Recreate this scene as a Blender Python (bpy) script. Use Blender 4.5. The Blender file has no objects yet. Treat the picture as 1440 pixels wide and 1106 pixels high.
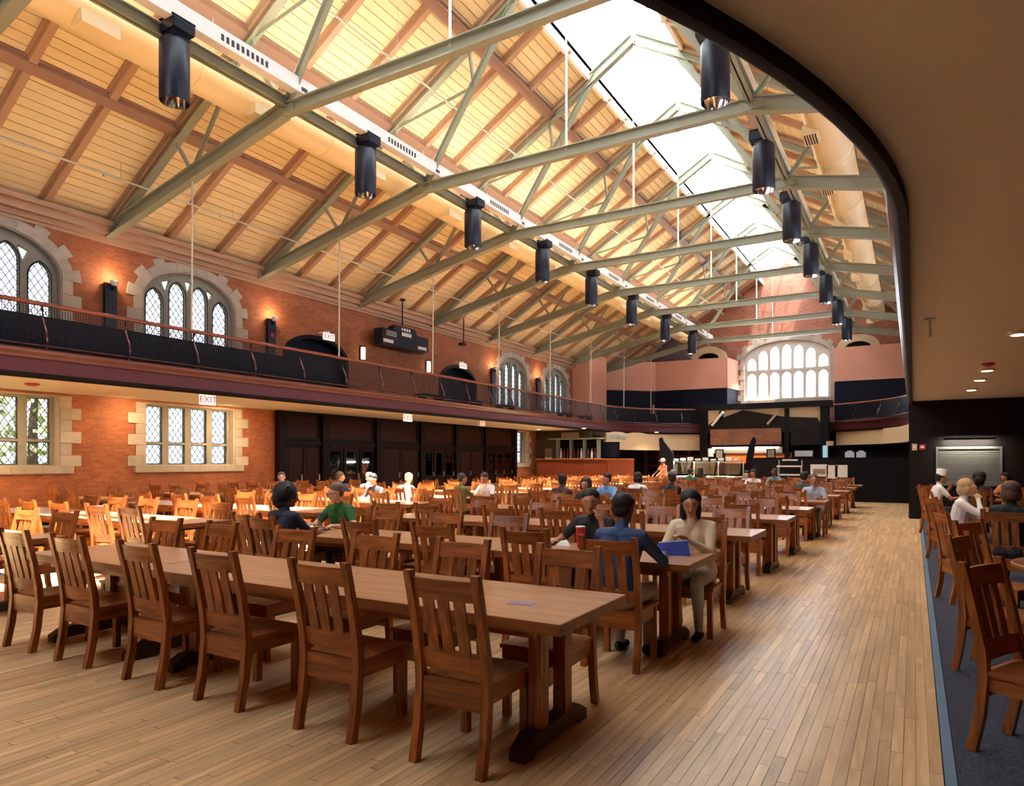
import bpy, bmesh, math, random
import numpy as np
from mathutils import Vector as V, Matrix
from mathutils.geometry import tessellate_polygon
random.seed(7)
C = bpy.context.scene.collection
sc = bpy.context.scene
PI = math.pi
# ------------------------------------------------------------------ camera, sky, sun, exposure
EYE = 1.6
FPX, U0, V0 = 960.0, 1285.0, 649.0                 # focal length, vanishing point and horizon in pixels of the 1440x1106 frame
YAW = math.atan((U0-720)/FPX)
cam = bpy.data.cameras.new('camera'); camo = bpy.data.objects.new('camera', cam); C.objects.link(camo)
camo.location = (0, 0, EYE); camo.rotation_euler = (PI/2, 0, YAW)
cam.sensor_width = 36; cam.lens = FPX/1440*36; cam.shift_y = (V0-553)/1440; cam.clip_end = 500; cam.clip_start = .05
sc.camera = camo
sc.view_settings.view_transform = 'Standard'; sc.view_settings.look = 'None'
sc.view_settings.gamma = 1; sc.view_settings.use_curve_mapping = False
sc.view_settings.exposure = 1.5
sc.cycles.max_bounces = 7; sc.cycles.diffuse_bounces = 4; sc.cycles.glossy_bounces = 3; sc.cycles.transparent_max_bounces = 12
sc.cycles.sample_clamp_indirect = 6; sc.cycles.caustics_reflective = False; sc.cycles.caustics_refractive = False
w = bpy.data.worlds.new('sky'); sc.world = w; w.use_nodes = True
w.node_tree.nodes['Background'].inputs[0].default_value = (.88, .94, 1, 1)
w.node_tree.nodes['Background'].inputs[1].default_value = 4.5
def lamp(name, kind, loc, energy, col, direction=(0, 0, -1), parent=None, **kw):
    l = bpy.data.lights.new(name, kind); l.energy = energy; l.color = col
    for k, v in kw.items(): setattr(l, k, v)
    o = bpy.data.objects.new(name, l); C.objects.link(o); o.location = loc
    o.rotation_euler = V(direction).to_track_quat('-Z', 'Y').to_euler()
    if parent: o.parent = parent
    return o
lamp('sun', 'SUN', (20, 0, 60), 24, (1, .93, .8), (-3.3, .6, -13.2), angle=.03)
def portal(loc, d, sx, sy):
    o = lamp('daylight_portal', 'AREA', loc, 1, (1, 1, 1), d, shape='RECTANGLE', size=sx, size_y=sy)
    o.data.cycles.is_portal = True
    return o
# ------------------------------------------------------------------ helpers
def at_z(u, v, z):
    d = _ray(u, v); t = (z-EYE)/d[2]; return V((t*d[0], t*d[1], z))
def at_y(u, v, y):
    d = _ray(u, v); t = y/d[1]; return V((t*d[0], y, EYE+t*d[2]))
def at_x(u, v, x):
    d = _ray(u, v); t = x/d[0]; return V((x, t*d[1], EYE+t*d[2]))
def _ray(u, v):
    x = (u-720)/FPX; y = (V0-v)/FPX; s, c = math.sin(YAW), math.cos(YAW)
    return (c*x-s, s*x+c, y)
def proj(p):
    s, c = math.sin(YAW), math.cos(YAW); x = c*p[0]+s*p[1]; z = -s*p[0]+c*p[1]
    return (720+FPX*x/z, V0-FPX*(p[2]-EYE)/z, z) if z > .05 else (-9999, -9999, z)
def lin(r, g, b):
    f = lambda c: (c/255/12.92 if c/255 <= .04045 else ((c/255+.055)/1.055)**2.4)
    return (f(r), f(g), f(b), 1)
ORD = ['', 'first', 'second', 'third', 'fourth', 'fifth', 'sixth', 'seventh', 'eighth', 'ninth', 'tenth', 'eleventh', 'twelfth',
       'thirteenth', 'fourteenth', 'fifteenth', 'sixteenth', 'seventeenth', 'eighteenth', 'nineteenth', 'twentieth']
class MB:
    def __init__(s): s.v = []; s.f = []; s.m = []
    def add(s, vs, fs, m=0):
        n = len(s.v); s.v += [tuple(p) for p in vs]
        s.f += [tuple(i+n for i in f) for f in fs]; s.m += [m]*len(fs)
    BF = [(0, 3, 2, 1), (4, 5, 6, 7), (0, 1, 5, 4), (1, 2, 6, 5), (2, 3, 7, 6), (3, 0, 4, 7)]
    def box(s, x0, x1, y0, y1, z0, z1, m=0):
        s.add([(x0, y0, z0), (x1, y0, z0), (x1, y1, z0), (x0, y1, z0), (x0, y0, z1), (x1, y0, z1), (x1, y1, z1), (x0, y1, z1)], MB.BF, m); return s
    def beam(s, p, q, w, h, up=(0, 0, 1), m=0, off=0):
        p, q, up = V(p), V(q), V(up); d = (q-p).normalized(); a = d.cross(up)
        if a.length < 1e-4: a = d.cross(V((0, 1, 0)))
        a.normalize(); b = a.cross(d).normalized(); o = b*off
        vs = []
        for e in (p, q):
            for i, j in ((-1, -1), (1, -1), (1, 1), (-1, 1)): vs.append(e+o+a*(i*w/2)+b*(j*h/2))
        s.add(vs, [(0, 3, 2, 1), (4, 5, 6, 7), (0, 1, 5, 4), (1, 2, 6, 5), (2, 3, 7, 6), (3, 0, 4, 7)], m); return s
    def tube(s, pts, r, n=8, m=0, closed=False, flat=1):
        pts = [V(p) for p in pts]; N = len(pts); vs = []; fs = []
        rr = r if isinstance(r, (list, tuple)) else [r]*N
        ref = V((0, 0, 1))
        for i, p in enumerate(pts):
            a = pts[i-1] if (i or closed) else p; b = pts[(i+1) % N] if (i < N-1 or closed) else p
            d = (b-a).normalized(); x = d.cross(ref)
            if x.length < 1e-3: x = d.cross(V((0, 1, 0)))
            x.normalize(); y = x.cross(d)
            for k in range(n): t = 2*PI*k/n; vs.append(p+x*(math.cos(t)*rr[i])+y*(math.sin(t)*rr[i]*flat))
        for i in range(N if closed else N-1):
            j = (i+1) % N
            for k in range(n): l = (k+1) % n; fs.append((i*n+k, i*n+l, j*n+l, j*n+k))
        if not closed: fs += [tuple(range(n))[::-1], tuple((N-1)*n+k for k in range(n))]
        s.add(vs, fs, m); return s
    def lathe(s, prof, c=(0, 0, 0), n=16, m=0, cap=True):
        vs = []; fs = []
        for r, z in prof:
            for k in range(n): t = 2*PI*k/n; vs.append((c[0]+r*math.cos(t), c[1]+r*math.sin(t), c[2]+z))
        for i in range(len(prof)-1):
            for k in range(n): l = (k+1) % n; fs.append((i*n+k, i*n+l, i*n+n+l, i*n+n+k))
        if cap: fs += [tuple(range(n))[::-1], tuple((len(prof)-1)*n+k for k in range(n))]
        s.add(vs, fs, m); return s
    def prism(s, polys, fn, t0, t1, m=0, holes=()):
        loops = [list(polys)]+[list(h) for h in holes]
        flat = [p for l in loops for p in l]; n = len(flat)
        tri = tessellate_polygon([[V((a, b, 0)) for a, b in l] for l in loops])
        vs = [fn(a, b, t0) for a, b in flat]+[fn(a, b, t1) for a, b in flat]
        fs = [tuple(t) for t in tri]+[tuple(i+n for i in t)[::-1] for t in tri]
        o = 0
        for l in loops:
            k = len(l)
            for i in range(k): j = (i+1) % k; fs.append((o+i, o+j, o+n+j, o+n+i))
            o += k
        s.add(vs, fs, m); return s
    def ball(s, c, r, n=8, m=0, sc_=(1, 1, 1)):
        prof = [(max(1e-4, math.sin(PI*i/n))*r, -math.cos(PI*i/n)*r) for i in range(n+1)]
        k = MB().lathe(prof, (0, 0, 0), n*2)
        s.add([(c[0]+p[0]*sc_[0], c[1]+p[1]*sc_[1], c[2]+p[2]*sc_[2]) for p in k.v], k.f, m); return s
    def mesh(s, name, mats, smooth=False, fix=True):
        me = bpy.data.meshes.new(name); me.from_pydata(s.v, [], s.f)
        for x in (mats if isinstance(mats, (list, tuple)) else [mats]): me.materials.append(x)
        if any(s.m): me.polygons.foreach_set('material_index', s.m)
        if fix and len(s.f) < 60000:
            bm = bmesh.new(); bm.from_mesh(me); bmesh.ops.recalc_face_normals(bm, faces=bm.faces); bm.to_mesh(me); bm.free()
        if smooth:
            me.polygons.foreach_set('use_smooth', [True]*len(me.polygons))
            try: me.set_sharp_from_angle(angle=.7)
            except Exception: pass
        me.update(); return me
    def build(s, name, mats, parent=None, smooth=False, kind=None, fix=True):
        o = bpy.data.objects.new(name, s.mesh(name, mats, smooth, fix)); C.objects.link(o)
        if parent: o.parent = parent
        if kind: o['kind'] = kind
        return o
def tag(o, label=None, cat=None, group=None, kind=None):
    if label: o['label'] = label
    if cat: o['category'] = cat
    if group: o['group'] = group
    if kind: o['kind'] = kind
    return o
def thing(name, label, cat, loc=(0, 0, 0), rz=0, group=None, kind=None):
    o = bpy.data.objects.new(name, None); C.objects.link(o); o.location = loc; o.rotation_euler = (0, 0, rz); o.empty_display_size = .1
    return tag(o, label, cat, group, kind)
def inst(name, me, loc, parent=None, rot=(0, 0, 0), scale=None):
    o = bpy.data.objects.new(name, me); C.objects.link(o); o.location = loc; o.rotation_euler = rot
    if scale: o.scale = scale
    if parent: o.parent = parent
    return o
def dup(root, loc, rz, label=None, group=None):
    r = root.copy(); C.objects.link(r); r.location = loc; r.rotation_euler = (0, 0, rz)
    if label: r['label'] = label
    if group: r['group'] = group
    for ch in root.children:
        c = ch.copy(); C.objects.link(c); c.parent = r
        for g in ch.children: d = g.copy(); C.objects.link(d); d.parent = c
    return r
# ------------------------------------------------------------------ materials
def nodes(name):
    m = bpy.data.materials.new(name); m.use_nodes = True; nt = m.node_tree
    return m, nt, nt.nodes['Principled BSDF'], nt.links.new, nt.nodes.new
def mat(name, col, rough=.5, metal=0, var=0, scale=4, stretch=(1, 1, 1), bump=0, rnd=0, emit=0, spec=.5, sheen=0):
    m, nt, b, L, N = nodes(name)
    b.inputs['Base Color'].default_value = col; b.inputs['Roughness'].default_value = rough; b.inputs['Metallic'].default_value = metal
    b.inputs['Specular IOR Level'].default_value = spec
    if sheen: b.inputs['Sheen Weight'].default_value = sheen
    if emit: b.inputs['Emission Color'].default_value = col; b.inputs['Emission Strength'].default_value = emit
    if var or bump:
        tc = N('ShaderNodeTexCoord'); mp = N('ShaderNodeMapping'); mp.inputs['Scale'].default_value = stretch
        nz = N('ShaderNodeTexNoise'); nz.inputs['Scale'].default_value = scale; nz.inputs['Detail'].default_value = 5
        L(tc.outputs['Object'], mp.inputs['Vector']); L(mp.outputs[0], nz.inputs['Vector'])
        if bump:
            bp = N('ShaderNodeBump'); bp.inputs['Strength'].default_value = bump; bp.inputs['Distance'].default_value = .02
            L(nz.outputs[0], bp.inputs['Height']); L(bp.outputs[0], b.inputs['Normal'])
    if var or rnd:
        hv = N('ShaderNodeHueSaturation'); hv.inputs['Color'].default_value = col
        mr = N('ShaderNodeMath'); mr.operation = 'MULTIPLY_ADD'; mr.inputs[1].default_value = var*2.4; mr.inputs[2].default_value = 1-var*1.2
        if var: L(nz.outputs[0], mr.inputs[0])
        else: mr.inputs[0].default_value = .5
        out = mr.outputs[0]
        if rnd:
            oi = N('ShaderNodeObjectInfo'); r2 = N('ShaderNodeMath'); r2.operation = 'MULTIPLY_ADD'; r2.inputs[1].default_value = rnd; r2.inputs[2].default_value = -rnd/2
            L(oi.outputs['Random'], r2.inputs[0]); a = N('ShaderNodeMath'); a.operation = 'ADD'; L(out, a.inputs[0]); L(r2.outputs[0], a.inputs[1]); out = a.outputs[0]
        L(out, hv.inputs['Value']); L(hv.outputs[0], b.inputs['Base Color'])
    return m
def wood(name, c1, c2, rough=.4, axis=2, rnd=.15, island=False, fine=1.0, spec=.5, bump=.12):
    m, nt, b, L, N = nodes(name)
    tc = N('ShaderNodeTexCoord'); mp = N('ShaderNodeMapping'); st = [14*fine, 14*fine, 14*fine]; st[axis] = 1.1*fine
    mp.inputs['Scale'].default_value = st; L(tc.outputs['Object'], mp.inputs['Vector'])
    if True:
        oi = N('ShaderNodeObjectInfo'); ad = N('ShaderNodeVectorMath'); ad.operation = 'ADD'
        sc2 = N('ShaderNodeVectorMath'); sc2.operation = 'SCALE'; sc2.inputs['Scale'].default_value = 37.
        cb = N('ShaderNodeCombineXYZ'); L(oi.outputs['Random'], cb.inputs[0]); L(oi.outputs['Random'], cb.inputs[1])
        rsrc = oi.outputs['Random']
        if island:
            ge = N('ShaderNodeNewGeometry'); L(ge.outputs['Random Per Island'], cb.inputs[2]); rsrc = ge.outputs['Random Per Island']
        L(cb.outputs[0], sc2.inputs[0]); L(mp.outputs[0], ad.inputs[0]); L(sc2.outputs[0], ad.inputs[1])
    nz = N('ShaderNodeTexNoise'); nz.inputs['Scale'].default_value = 1.6; nz.inputs['Detail'].default_value = 6; nz.inputs['Distortion'].default_value = .6
    L(ad.outputs[0], nz.inputs['Vector'])
    rp = N('ShaderNodeValToRGB'); rp.color_ramp.elements[0].position = .33; rp.color_ramp.elements[1].position = .66
    rp.color_ramp.elements[0].color = c1; rp.color_ramp.elements[1].color = c2; L(nz.outputs[0], rp.inputs[0])
    hv = N('ShaderNodeHueSaturation'); L(rp.outputs[0], hv.inputs['Color'])
    r2 = N('ShaderNodeMath'); r2.operation = 'MULTIPLY_ADD'; r2.inputs[1].default_value = rnd*2; r2.inputs[2].default_value = 1-rnd
    L(rsrc, r2.inputs[0]); L(r2.outputs[0], hv.inputs['Value']); L(hv.outputs[0], b.inputs['Base Color'])
    b.inputs['Roughness'].default_value = rough; b.inputs['Specular IOR Level'].default_value = spec
    if bump:
        bp = N('ShaderNodeBump'); bp.inputs['Strength'].default_value = bump; bp.inputs['Distance'].default_value = .004
        L(nz.outputs[0], bp.inputs['Height']); L(bp.outputs[0], b.inputs['Normal'])
    return m
def brick(name, axes, c1, c2, mortar, bw=.21, bh=.07):
    m, nt, b, L, N = nodes(name)
    tc = N('ShaderNodeTexCoord'); sp = N('ShaderNodeSeparateXYZ'); cb = N('ShaderNodeCombineXYZ'); L(tc.outputs['Object'], sp.inputs[0])
    L(sp.outputs[axes[0]], cb.inputs[0]); L(sp.outputs[axes[1]], cb.inputs[1])
    bt = N('ShaderNodeTexBrick'); bt.inputs['Scale'].default_value = 1; bt.inputs['Brick Width'].default_value = bw; bt.inputs['Row Height'].default_value = bh
    bt.inputs['Mortar Size'].default_value = .006; bt.inputs['Color1'].default_value = c1; bt.inputs['Color2'].default_value = c2; bt.inputs['Mortar'].default_value = mortar
    L(cb.outputs[0], bt.inputs['Vector'])
    nz = N('ShaderNodeTexNoise'); nz.inputs['Scale'].default_value = 1.3; nz.inputs['Detail'].default_value = 7; L(cb.outputs[0], nz.inputs['Vector'])
    hv = N('ShaderNodeHueSaturation'); L(bt.outputs['Color'], hv.inputs['Color'])
    r2 = N('ShaderNodeMath'); r2.operation = 'MULTIPLY_ADD'; r2.inputs[1].default_value = .9; r2.inputs[2].default_value = .55; L(nz.outputs[0], r2.inputs[0]); L(r2.outputs[0], hv.inputs['Value'])
    L(hv.outputs[0], b.inputs['Base Color']); b.inputs['Roughness'].default_value = .75
    bp = N('ShaderNodeBump'); bp.invert = True; bp.inputs['Strength'].default_value = .4; bp.inputs['Distance'].default_value = .01
    L(bt.outputs['Fac'], bp.inputs['Height']); L(bp.outputs[0], b.inputs['Normal'])
    return m
def grooved(name, col, axis, period, rough=.45, dark=.35):
    m, nt, b, L, N = nodes(name)
    tc = N('ShaderNodeTexCoord'); wv = N('ShaderNodeTexWave'); wv.bands_direction = axis; wv.inputs['Scale'].default_value = .31416*2/(period*2); wv.wave_profile = 'SAW'
    L(tc.outputs['Object'], wv.inputs['Vector'])
    rp = N('ShaderNodeValToRGB'); rp.color_ramp.elements[0].position = .0; rp.color_ramp.elements[1].position = .14
    b.inputs['Specular IOR Level'].default_value = .2; rp.color_ramp.elements[0].color = [c*dark for c in col[:3]]+[1]; rp.color_ramp.elements[1].color = col
    L(wv.outputs['Fac'], rp.inputs[0]); L(rp.outputs[0], b.inputs['Base Color']); b.inputs['Roughness'].default_value = rough
    bp = N('ShaderNodeBump'); bp.inputs['Strength'].default_value = .5; bp.inputs['Distance'].default_value = .01; L(rp.outputs[0], bp.inputs['Height']); L(bp.outputs[0], b.inputs['Normal'])
    return m
def glass(name, tint=(.97, .98, 1, 1), refl=.06, rough=.03):
    m = bpy.data.materials.new(name); m.use_nodes = True; nt = m.node_tree; nt.nodes.clear(); N = nt.nodes.new; L = nt.links.new
    o = N('ShaderNodeOutputMaterial'); mx = N('ShaderNodeMixShader'); t = N('ShaderNodeBsdfTransparent'); g = N('ShaderNodeBsdfGlossy')
    t.inputs[0].default_value = tint; g.inputs['Roughness'].default_value = rough; mx.inputs[0].default_value = refl
    L(t.outputs[0], mx.inputs[1]); L(g.outputs[0], mx.inputs[2]); L(mx.outputs[0], o.inputs[0]); return m
M = dict(
    plank=wood('floor_maple', lin(186, 146, 102), lin(222, 184, 136), .33, 1, .17, False, .6, bump=0, spec=.45),
    plank_i=wood('floor_maple_strips', lin(186, 146, 102), lin(222, 184, 136), .33, 1, .17, True, .6, bump=0, spec=.45),
    sub=mat('subfloor', lin(60, 40, 26), .8),
    oakx=wood('oak_grain_x', lin(116, 62, 27), lin(178, 106, 53), .34, 0, .17), oaky=wood('oak_grain_y', lin(116, 62, 27), lin(178, 106, 53), .34, 1, .17),
    oakz=wood('oak_grain_z', lin(116, 62, 27), lin(178, 106, 53), .34, 2, .17),
    top=wood('table_top_oak', lin(172, 124, 86), lin(202, 152, 112), .3, 0, .06), edge=wood('table_edge_oak', lin(122, 68, 32), lin(162, 98, 52), .35, 0, .08),
    darkwood=mat('dark_stained_wood', lin(24, 13, 9), .45, 0, .25, 3, (6, 6, .6), spec=.12), darkfoot=mat('dark_table_foot', lin(58, 32, 18), .4),
    redwood=mat('dark_mahogany_panel', lin(46, 17, 9), .45, 0, .25, 3, (6, 6, .6), spec=.15),
    steel_foot=mat('chair_glide', lin(170, 165, 155), .3, 1),
    brickL=brick('brick_left', (1, 2), lin(170, 96, 55), lin(146, 74, 43), lin(150, 104, 74), .2, .058),
    brickF=brick('brick_end', (0, 2), lin(176, 106, 80), lin(152, 86, 64), lin(176, 132, 108)),
    kbrick=brick('brick_kiosk', (0, 2), lin(150, 96, 66), lin(132, 82, 56), lin(120, 85, 62), .3, .09),
    stone=mat('limestone', lin(176, 162, 148), .8, 0, .2, 5, bump=.2, rnd=.25), traceryl=mat('tracery_bloom', lin(214, 204, 192), .7), tracery=mat('tracery_stone', lin(150, 142, 130), .75, 0, .12, 6),  # end window tracery is paler: window bloom put into the stone colour
    darklip=mat('edge_lip_unlit', lin(16, 7, 9), .6, spec=.15), lead=mat('window_lead', lin(52, 56, 64), .5, .3), glass=glass('window_glass'), oldglass=glass('old_leaded_glass', (.41, .412, .42, 1), .03, .1), sglass=glass('skylight_glass', (.95, .98, 1, 1), .05, .1),
    guard=glass('sneeze_guard_glass', (.93, .95, .97, 1), .14, .02), dglass=glass('dark_door_glass', (.12, .17, .22, 1), .12, .03),
    board=mat('roof_board', lin(238, 216, 172), .6, 0, .07, 2, (1, .4, 1), rnd=.1), board_i=wood('roof_boards', lin(230, 204, 160), lin(242, 220, 178), .6, 1, .05, True, .3),
    timber=mat('painted_timber', lin(182, 144, 114), .5, 0, .08, 3), timberd=mat('purlin_timber', lin(156, 120, 102), .45, 0, .08, 3),
    truss=mat('truss_paint', lin(148, 150, 130), .45, .1, .08, 2), rod=mat('rod_paint', lin(196, 190, 172), .5),
    duct=mat('duct_paint', lin(238, 214, 168), .5, 0, .04, 1.5), plenum=mat('plenum_white', lin(226, 220, 216), .5), slot=mat('grille_slot', lin(50, 46, 46), .7),
    black=mat('pendant_black', lin(15, 22, 42), .42, 0, spec=.4), reflector=mat('pendant_reflector', lin(225, 225, 228), .12, 1),
    soffit=mat('soffit_plaster', lin(226, 212, 194), .7, 0, .03, 1), cream=mat('cream_plaster', lin(212, 182, 142), .65),
    fascia=mat('fascia_maroon', lin(76, 24, 30), .4, spec=.3), lip=mat('fascia_molding', lin(84, 40, 42), .3), fasciad=mat('fascia_shadow_gap', lin(40, 16, 20), .5),
    rail=wood('handrail_wood', lin(108, 50, 32), lin(136, 66, 42), .3, 1, .02), bronze=mat('baluster_bronze', lin(96, 62, 62), .25, .7), mesh=mat('wire_mesh', lin(18, 16, 22), .5, .4),
    dkblue=mat('dark_blue_panel', lin(16, 18, 34), .6, 0, .1, 2, spec=.15), pink=mat('pink_plaster', lin(222, 158, 132), .7, 0, .05, 1.5), gfloor=mat('gallery_floor', lin(80, 50, 36), .5),
    white=mat('white_paint', lin(235, 232, 226), .5), red=mat('sign_red', lin(206, 30, 26), .5), signw=mat('sign_face', lin(240, 234, 224), .5, emit=.35),
    glow=mat('sconce_glass', lin(255, 226, 170), .4, emit=3.0), strip=mat('lamp_diffuser', lin(255, 232, 190), .4, emit=2.5),
    carpet=mat('carpet_blue_grey', lin(56, 58, 72), .95, 0, .8, 60, (1, .5, 1), bump=.8), strip_blue=mat('carpet_edge_strip', lin(92, 120, 144), .5),
    alarm=mat('alarm_red', lin(190, 40, 30), .4), ss=mat('stainless', lin(190, 188, 182), .28, .9, .06, 2), orange=mat('orange_tile', lin(196, 96, 34), .4),
    beadw=grooved('beadboard_mahogany', lin(112, 52, 30), 'X', .11), beadd=grooved('beadboard_dark', lin(24, 14, 11), 'X', .11), beady=grooved('beadboard_dark_side', lin(20, 12, 10), 'Y', .11),
    beadg=grooved('beadboard_grey', lin(92, 74, 60), 'X', .13), greyframe=mat('grey_green_frame', lin(136, 138, 120), .5), blackp=mat('black_paint', lin(12, 11, 13), .45, spec=.15),
    cup=mat('red_cup', lin(196, 38, 26), .4), paper=mat('white_paper', lin(238, 236, 230), .7), bag=mat('blue_bag', lin(62, 80, 176), .5), clear=glass('bottle_clear', (.9, .93, .96, 1), .12, .05),
    bcap=mat('blue_cap', lin(40, 60, 170), .4), tray=mat('tray_brown', lin(120, 80, 56), .5), food=mat('salad_food', lin(120, 130, 60), .7, 0, .4, 30), chinaw=mat('china', lin(240, 240, 240), .25),
    bottle=mat('brown_bottle', lin(120, 40, 20), .2), photo=mat('framed_print', lin(150, 130, 110), .5, 0, .6, 18), trunk=mat('tree_trunk', lin(92, 74, 60), .9), leaf=mat('leaf_green', lin(170, 182, 130), .8, rnd=.3),
    grass=mat('lawn', lin(150, 160, 110), .9), skin0=None)
# ------------------------------------------------------------------ room shell
XL, XR, YN, YF, RX = -18.0, 3.8, -7.0, 47.0, -7.1
EAVE, SLOPE = 7.72, .6
rz_ = lambda x: EAVE+SLOPE*(x-XL if x < RX else XR-x)
# floor: every strip is real; the largest ones in view are parts of their own, the rest one joined part
floor = MB().box(XL, XR, YN, YF, -.16, -.06).box(XL, .13, YN, 36, -.06, -.02).build('floor', M['sub'], kind='structure')
tag(floor, 'worn maple strip floor of the dining hall', 'floor')
planks = []
for i in range(int(18.13/.06)):
    x0 = .13-.06*(i+1); y = YN+random.uniform(-1, 0)
    while y < 34:
        l = random.uniform(.7, 1.7); planks.append((x0, y, min(y+l, 34))); y += l
def pk(p):
    best = 0
    for t in (.1, .5, .9):
        u, v, z = proj((p[0]+.03, p[1]+(p[2]-p[1])*t, 0))
        if -20 < u < 1460 and 0 < v < 1120: best = max(best, (p[2]-p[1])/z**2*(1 if p[0] > -1.6 or p[1] < 2.8 else .45))
    return best
planks.sort(key=pk, reverse=True)
rest = MB()
for k, (x0, a, b) in enumerate(planks):
    dz = random.uniform(-.0012, 0) if a < 8 else 0; g = random.choice((.0006, .001, .0016))
    mb = MB() if k < 300 else rest
    e_ = .0015 if a < 9 else .0003; g = g if a < 12 else g*.35
    mb.box(x0+g, x0+.06-g, a+e_, b-e_, -.019, dz)
    if k < 300: mb.build('plank', M['plank'], floor, fix=False)
rest.build('floor_strips', M['plank_i'], floor, kind='stuff', fix=False)
carpet = MB().box(.19, XR, YN, 22, -.05, .008).build('floor.001', M['carpet'], kind='structure'); tag(carpet, 'blue grey looped carpet under the right gallery', 'carpet')
MB().box(.135, .185, YN, 22, -.05, .014).build('trim_1', M['strip_blue'], kind='structure')
tag(bpy.data.objects['trim_1'], 'blue edge strip between wood floor and carpet', 'trim')
# --- arches and windows
def arch(c, a, zs, zp, zc, n=18, e=2.0):
    pts = [(c-a, zs), (c+a, zs)]
    for k in range(n+1):
        t = PI*k/n; x = math.cos(t); pts.append((c+a*x, zp+(zc-zp)*(1-abs(x)**e)**(1/e) if abs(x) < 1 else zp))
    return pts
def lancet(c, hw, zb, top, n=5, r=1.55):
    R = hw*r; h = math.sqrt(R*R-(R-hw)**2); zs = top-h; pts = [(c-hw, zb), (c+hw, zb)]
    tm = math.asin(h/R)
    for k in range(n+1): t = tm*k/n; pts.append((c+hw-R+R*math.cos(t), zs+R*math.sin(t)))
    for k in range(n-1, -1, -1): t = tm*k/n; pts.append((c-hw+R-R*math.cos(t), zs+R*math.sin(t)))
    return pts
def lattice(poly, step):
    """diagonal lead lines clipped to a convex outline"""
    segs = []; xs = [p[0] for p in poly]; zs = [p[1] for p in poly]; asp = 1.45
    for sgn in (1, -1):
        lo = min(z-sgn*asp*x for x, z in poly); hi = max(z-sgn*asp*x for x, z in poly); k = lo+step*.5
        while k < hi:
            hit = []
            for i in range(len(poly)):
                (x1, z1), (x2, z2) = poly[i], poly[(i+1) % len(poly)]; d1 = z1-sgn*asp*x1-k; d2 = z2-sgn*asp*x2-k
                if d1*d2 < 0: t = d1/(d1-d2); hit.append((x1+(x2-x1)*t, z1+(z2-z1)*t))
            if len(hit) >= 2: segs.append((hit[0], hit[-1]))
            k += step
    return segs
FL = lambda a, b, t: (t, a, b)                # left wall map (y, z, x)
FE = lambda a, b, t: (a, t, b)                # end wall map (x, z, y)
def arch_window(idx, fn, f0, sgn, c, a, zs, zp, zc, lights, spand, label, transom=None, stones=15, lead=True, tm='tracery', deep=.15, big=.44, sm=.27):
    out = arch(c, a, zs, zp, zc); idx_ = idx
    g = f0-sgn*deep
    root = MB().prism(out, fn, g, g-sgn*.14, holes=lights+spand).build('window_%d' % idx, M[tm], kind='structure'); tag(root, label, 'window')
    fr = MB()
    for l in lights: 
        fr.tube([fn(x, z, g-sgn*.09) for x, z in l], .016, 4, closed=True); fr.tube([fn(x, z, g+sgn*.005) for x, z in l], .022, 4, closed=True)
        pn = MB().prism(l, fn, g-sgn*.075, g-sgn*.08).build('pane', M['oldglass' if XL-.4 < 0 and idx_ < 8 else 'glass'], root)
        if lead:
            ld = MB()
            for (p, q) in lattice(l, .24): ld.beam(fn(p[0], p[1], g-sgn*.07), fn(q[0], q[1], g-sgn*.07), .018, .012)
            ld.build('leading', M['lead'], root, kind='stuff')
    for l in spand: MB().prism(l, fn, g-sgn*.075, g-sgn*.08).build('pane', M['oldglass' if XL-.4 < 0 and idx_ < 8 else 'glass'], root)
    fr.build('frame', M['lead' if tm == 'tracery' else tm], root)
    oi = arch(c, a-.03, zs+.02, zp, zc-.03)
    MB().prism(arch(c, a+.01, zs-.01, zp, zc+.01), fn, f0+sgn*.006, g-sgn*.01, holes=[oi]).build('reveal', M['stone'], root)
    # voussoirs and quoins, each a stone
    top = arch(c, a, zs, zp, zc, n=stones*4)[2:]
    for k in range(stones):
        w_ = big if k % 2 == 0 else sm; seg = top[k*4:k*4+5]; o = []
        for j, (x, z) in enumerate(seg):
            nx, nz = (x-c)/a**2, (z-zp)/max(.01, (zc-zp))**2; L_ = math.hypot(nx, nz) or 1; o.append((x+nx/L_*w_, z+nz/L_*w_*.92))
        MB().prism(seg+o[::-1], fn, f0+sgn*(.03+.006*(k % 3)), f0-sgn*.1).build('stone', M['stone'], root)
    z = zp; k = 0
    while z > zs+.02:
        h = .34; z2 = max(zs, z-h)
        for s in (-1, 1):
            w_ = (.44 if k % 2 else .24); xa = c+s*a; xb = c+s*(a+w_)
            MB().prism([(min(xa, xb), z2+.006), (max(xa, xb), z2+.006), (max(xa, xb), z-.004), (min(xa, xb), z-.004)], fn, f0+sgn*(.03+.005*(k % 2)), f0-sgn*.1).build('stone', M['stone'], root)
        z = z2; k += 1
    MB().prism([(c-a-.2, zs-.2), (c+a+.2, zs-.2), (c+a+.2, zs), (c-a-.2, zs)], fn, f0+sgn*.06, g-sgn*.05).build('sill', M['stone'], root)
    if transom: MB().prism([(c-a, transom-.07), (c+a, transom-.07), (c+a, transom+.07), (c-a, transom+.07)], fn, g+sgn*.04, g-sgn*.02).build('transom', M[tm], root)
    return root
holesL = []
upc = [7.36, 12.32, 30.7, 35.65]; loc_ = [7.36, 12.34, 30.7]; UA, US, UP, UC = 1.47, 4.4, 6.05, 7.02
lab = ['leaded arched stone window at left end of the upper brick wall', 'leaded arched stone window with four lights right of the tall black sconce',
       'far arched window above the gallery railing, left of the last one', 'last arched window on the left wall near the end of the hall']
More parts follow.
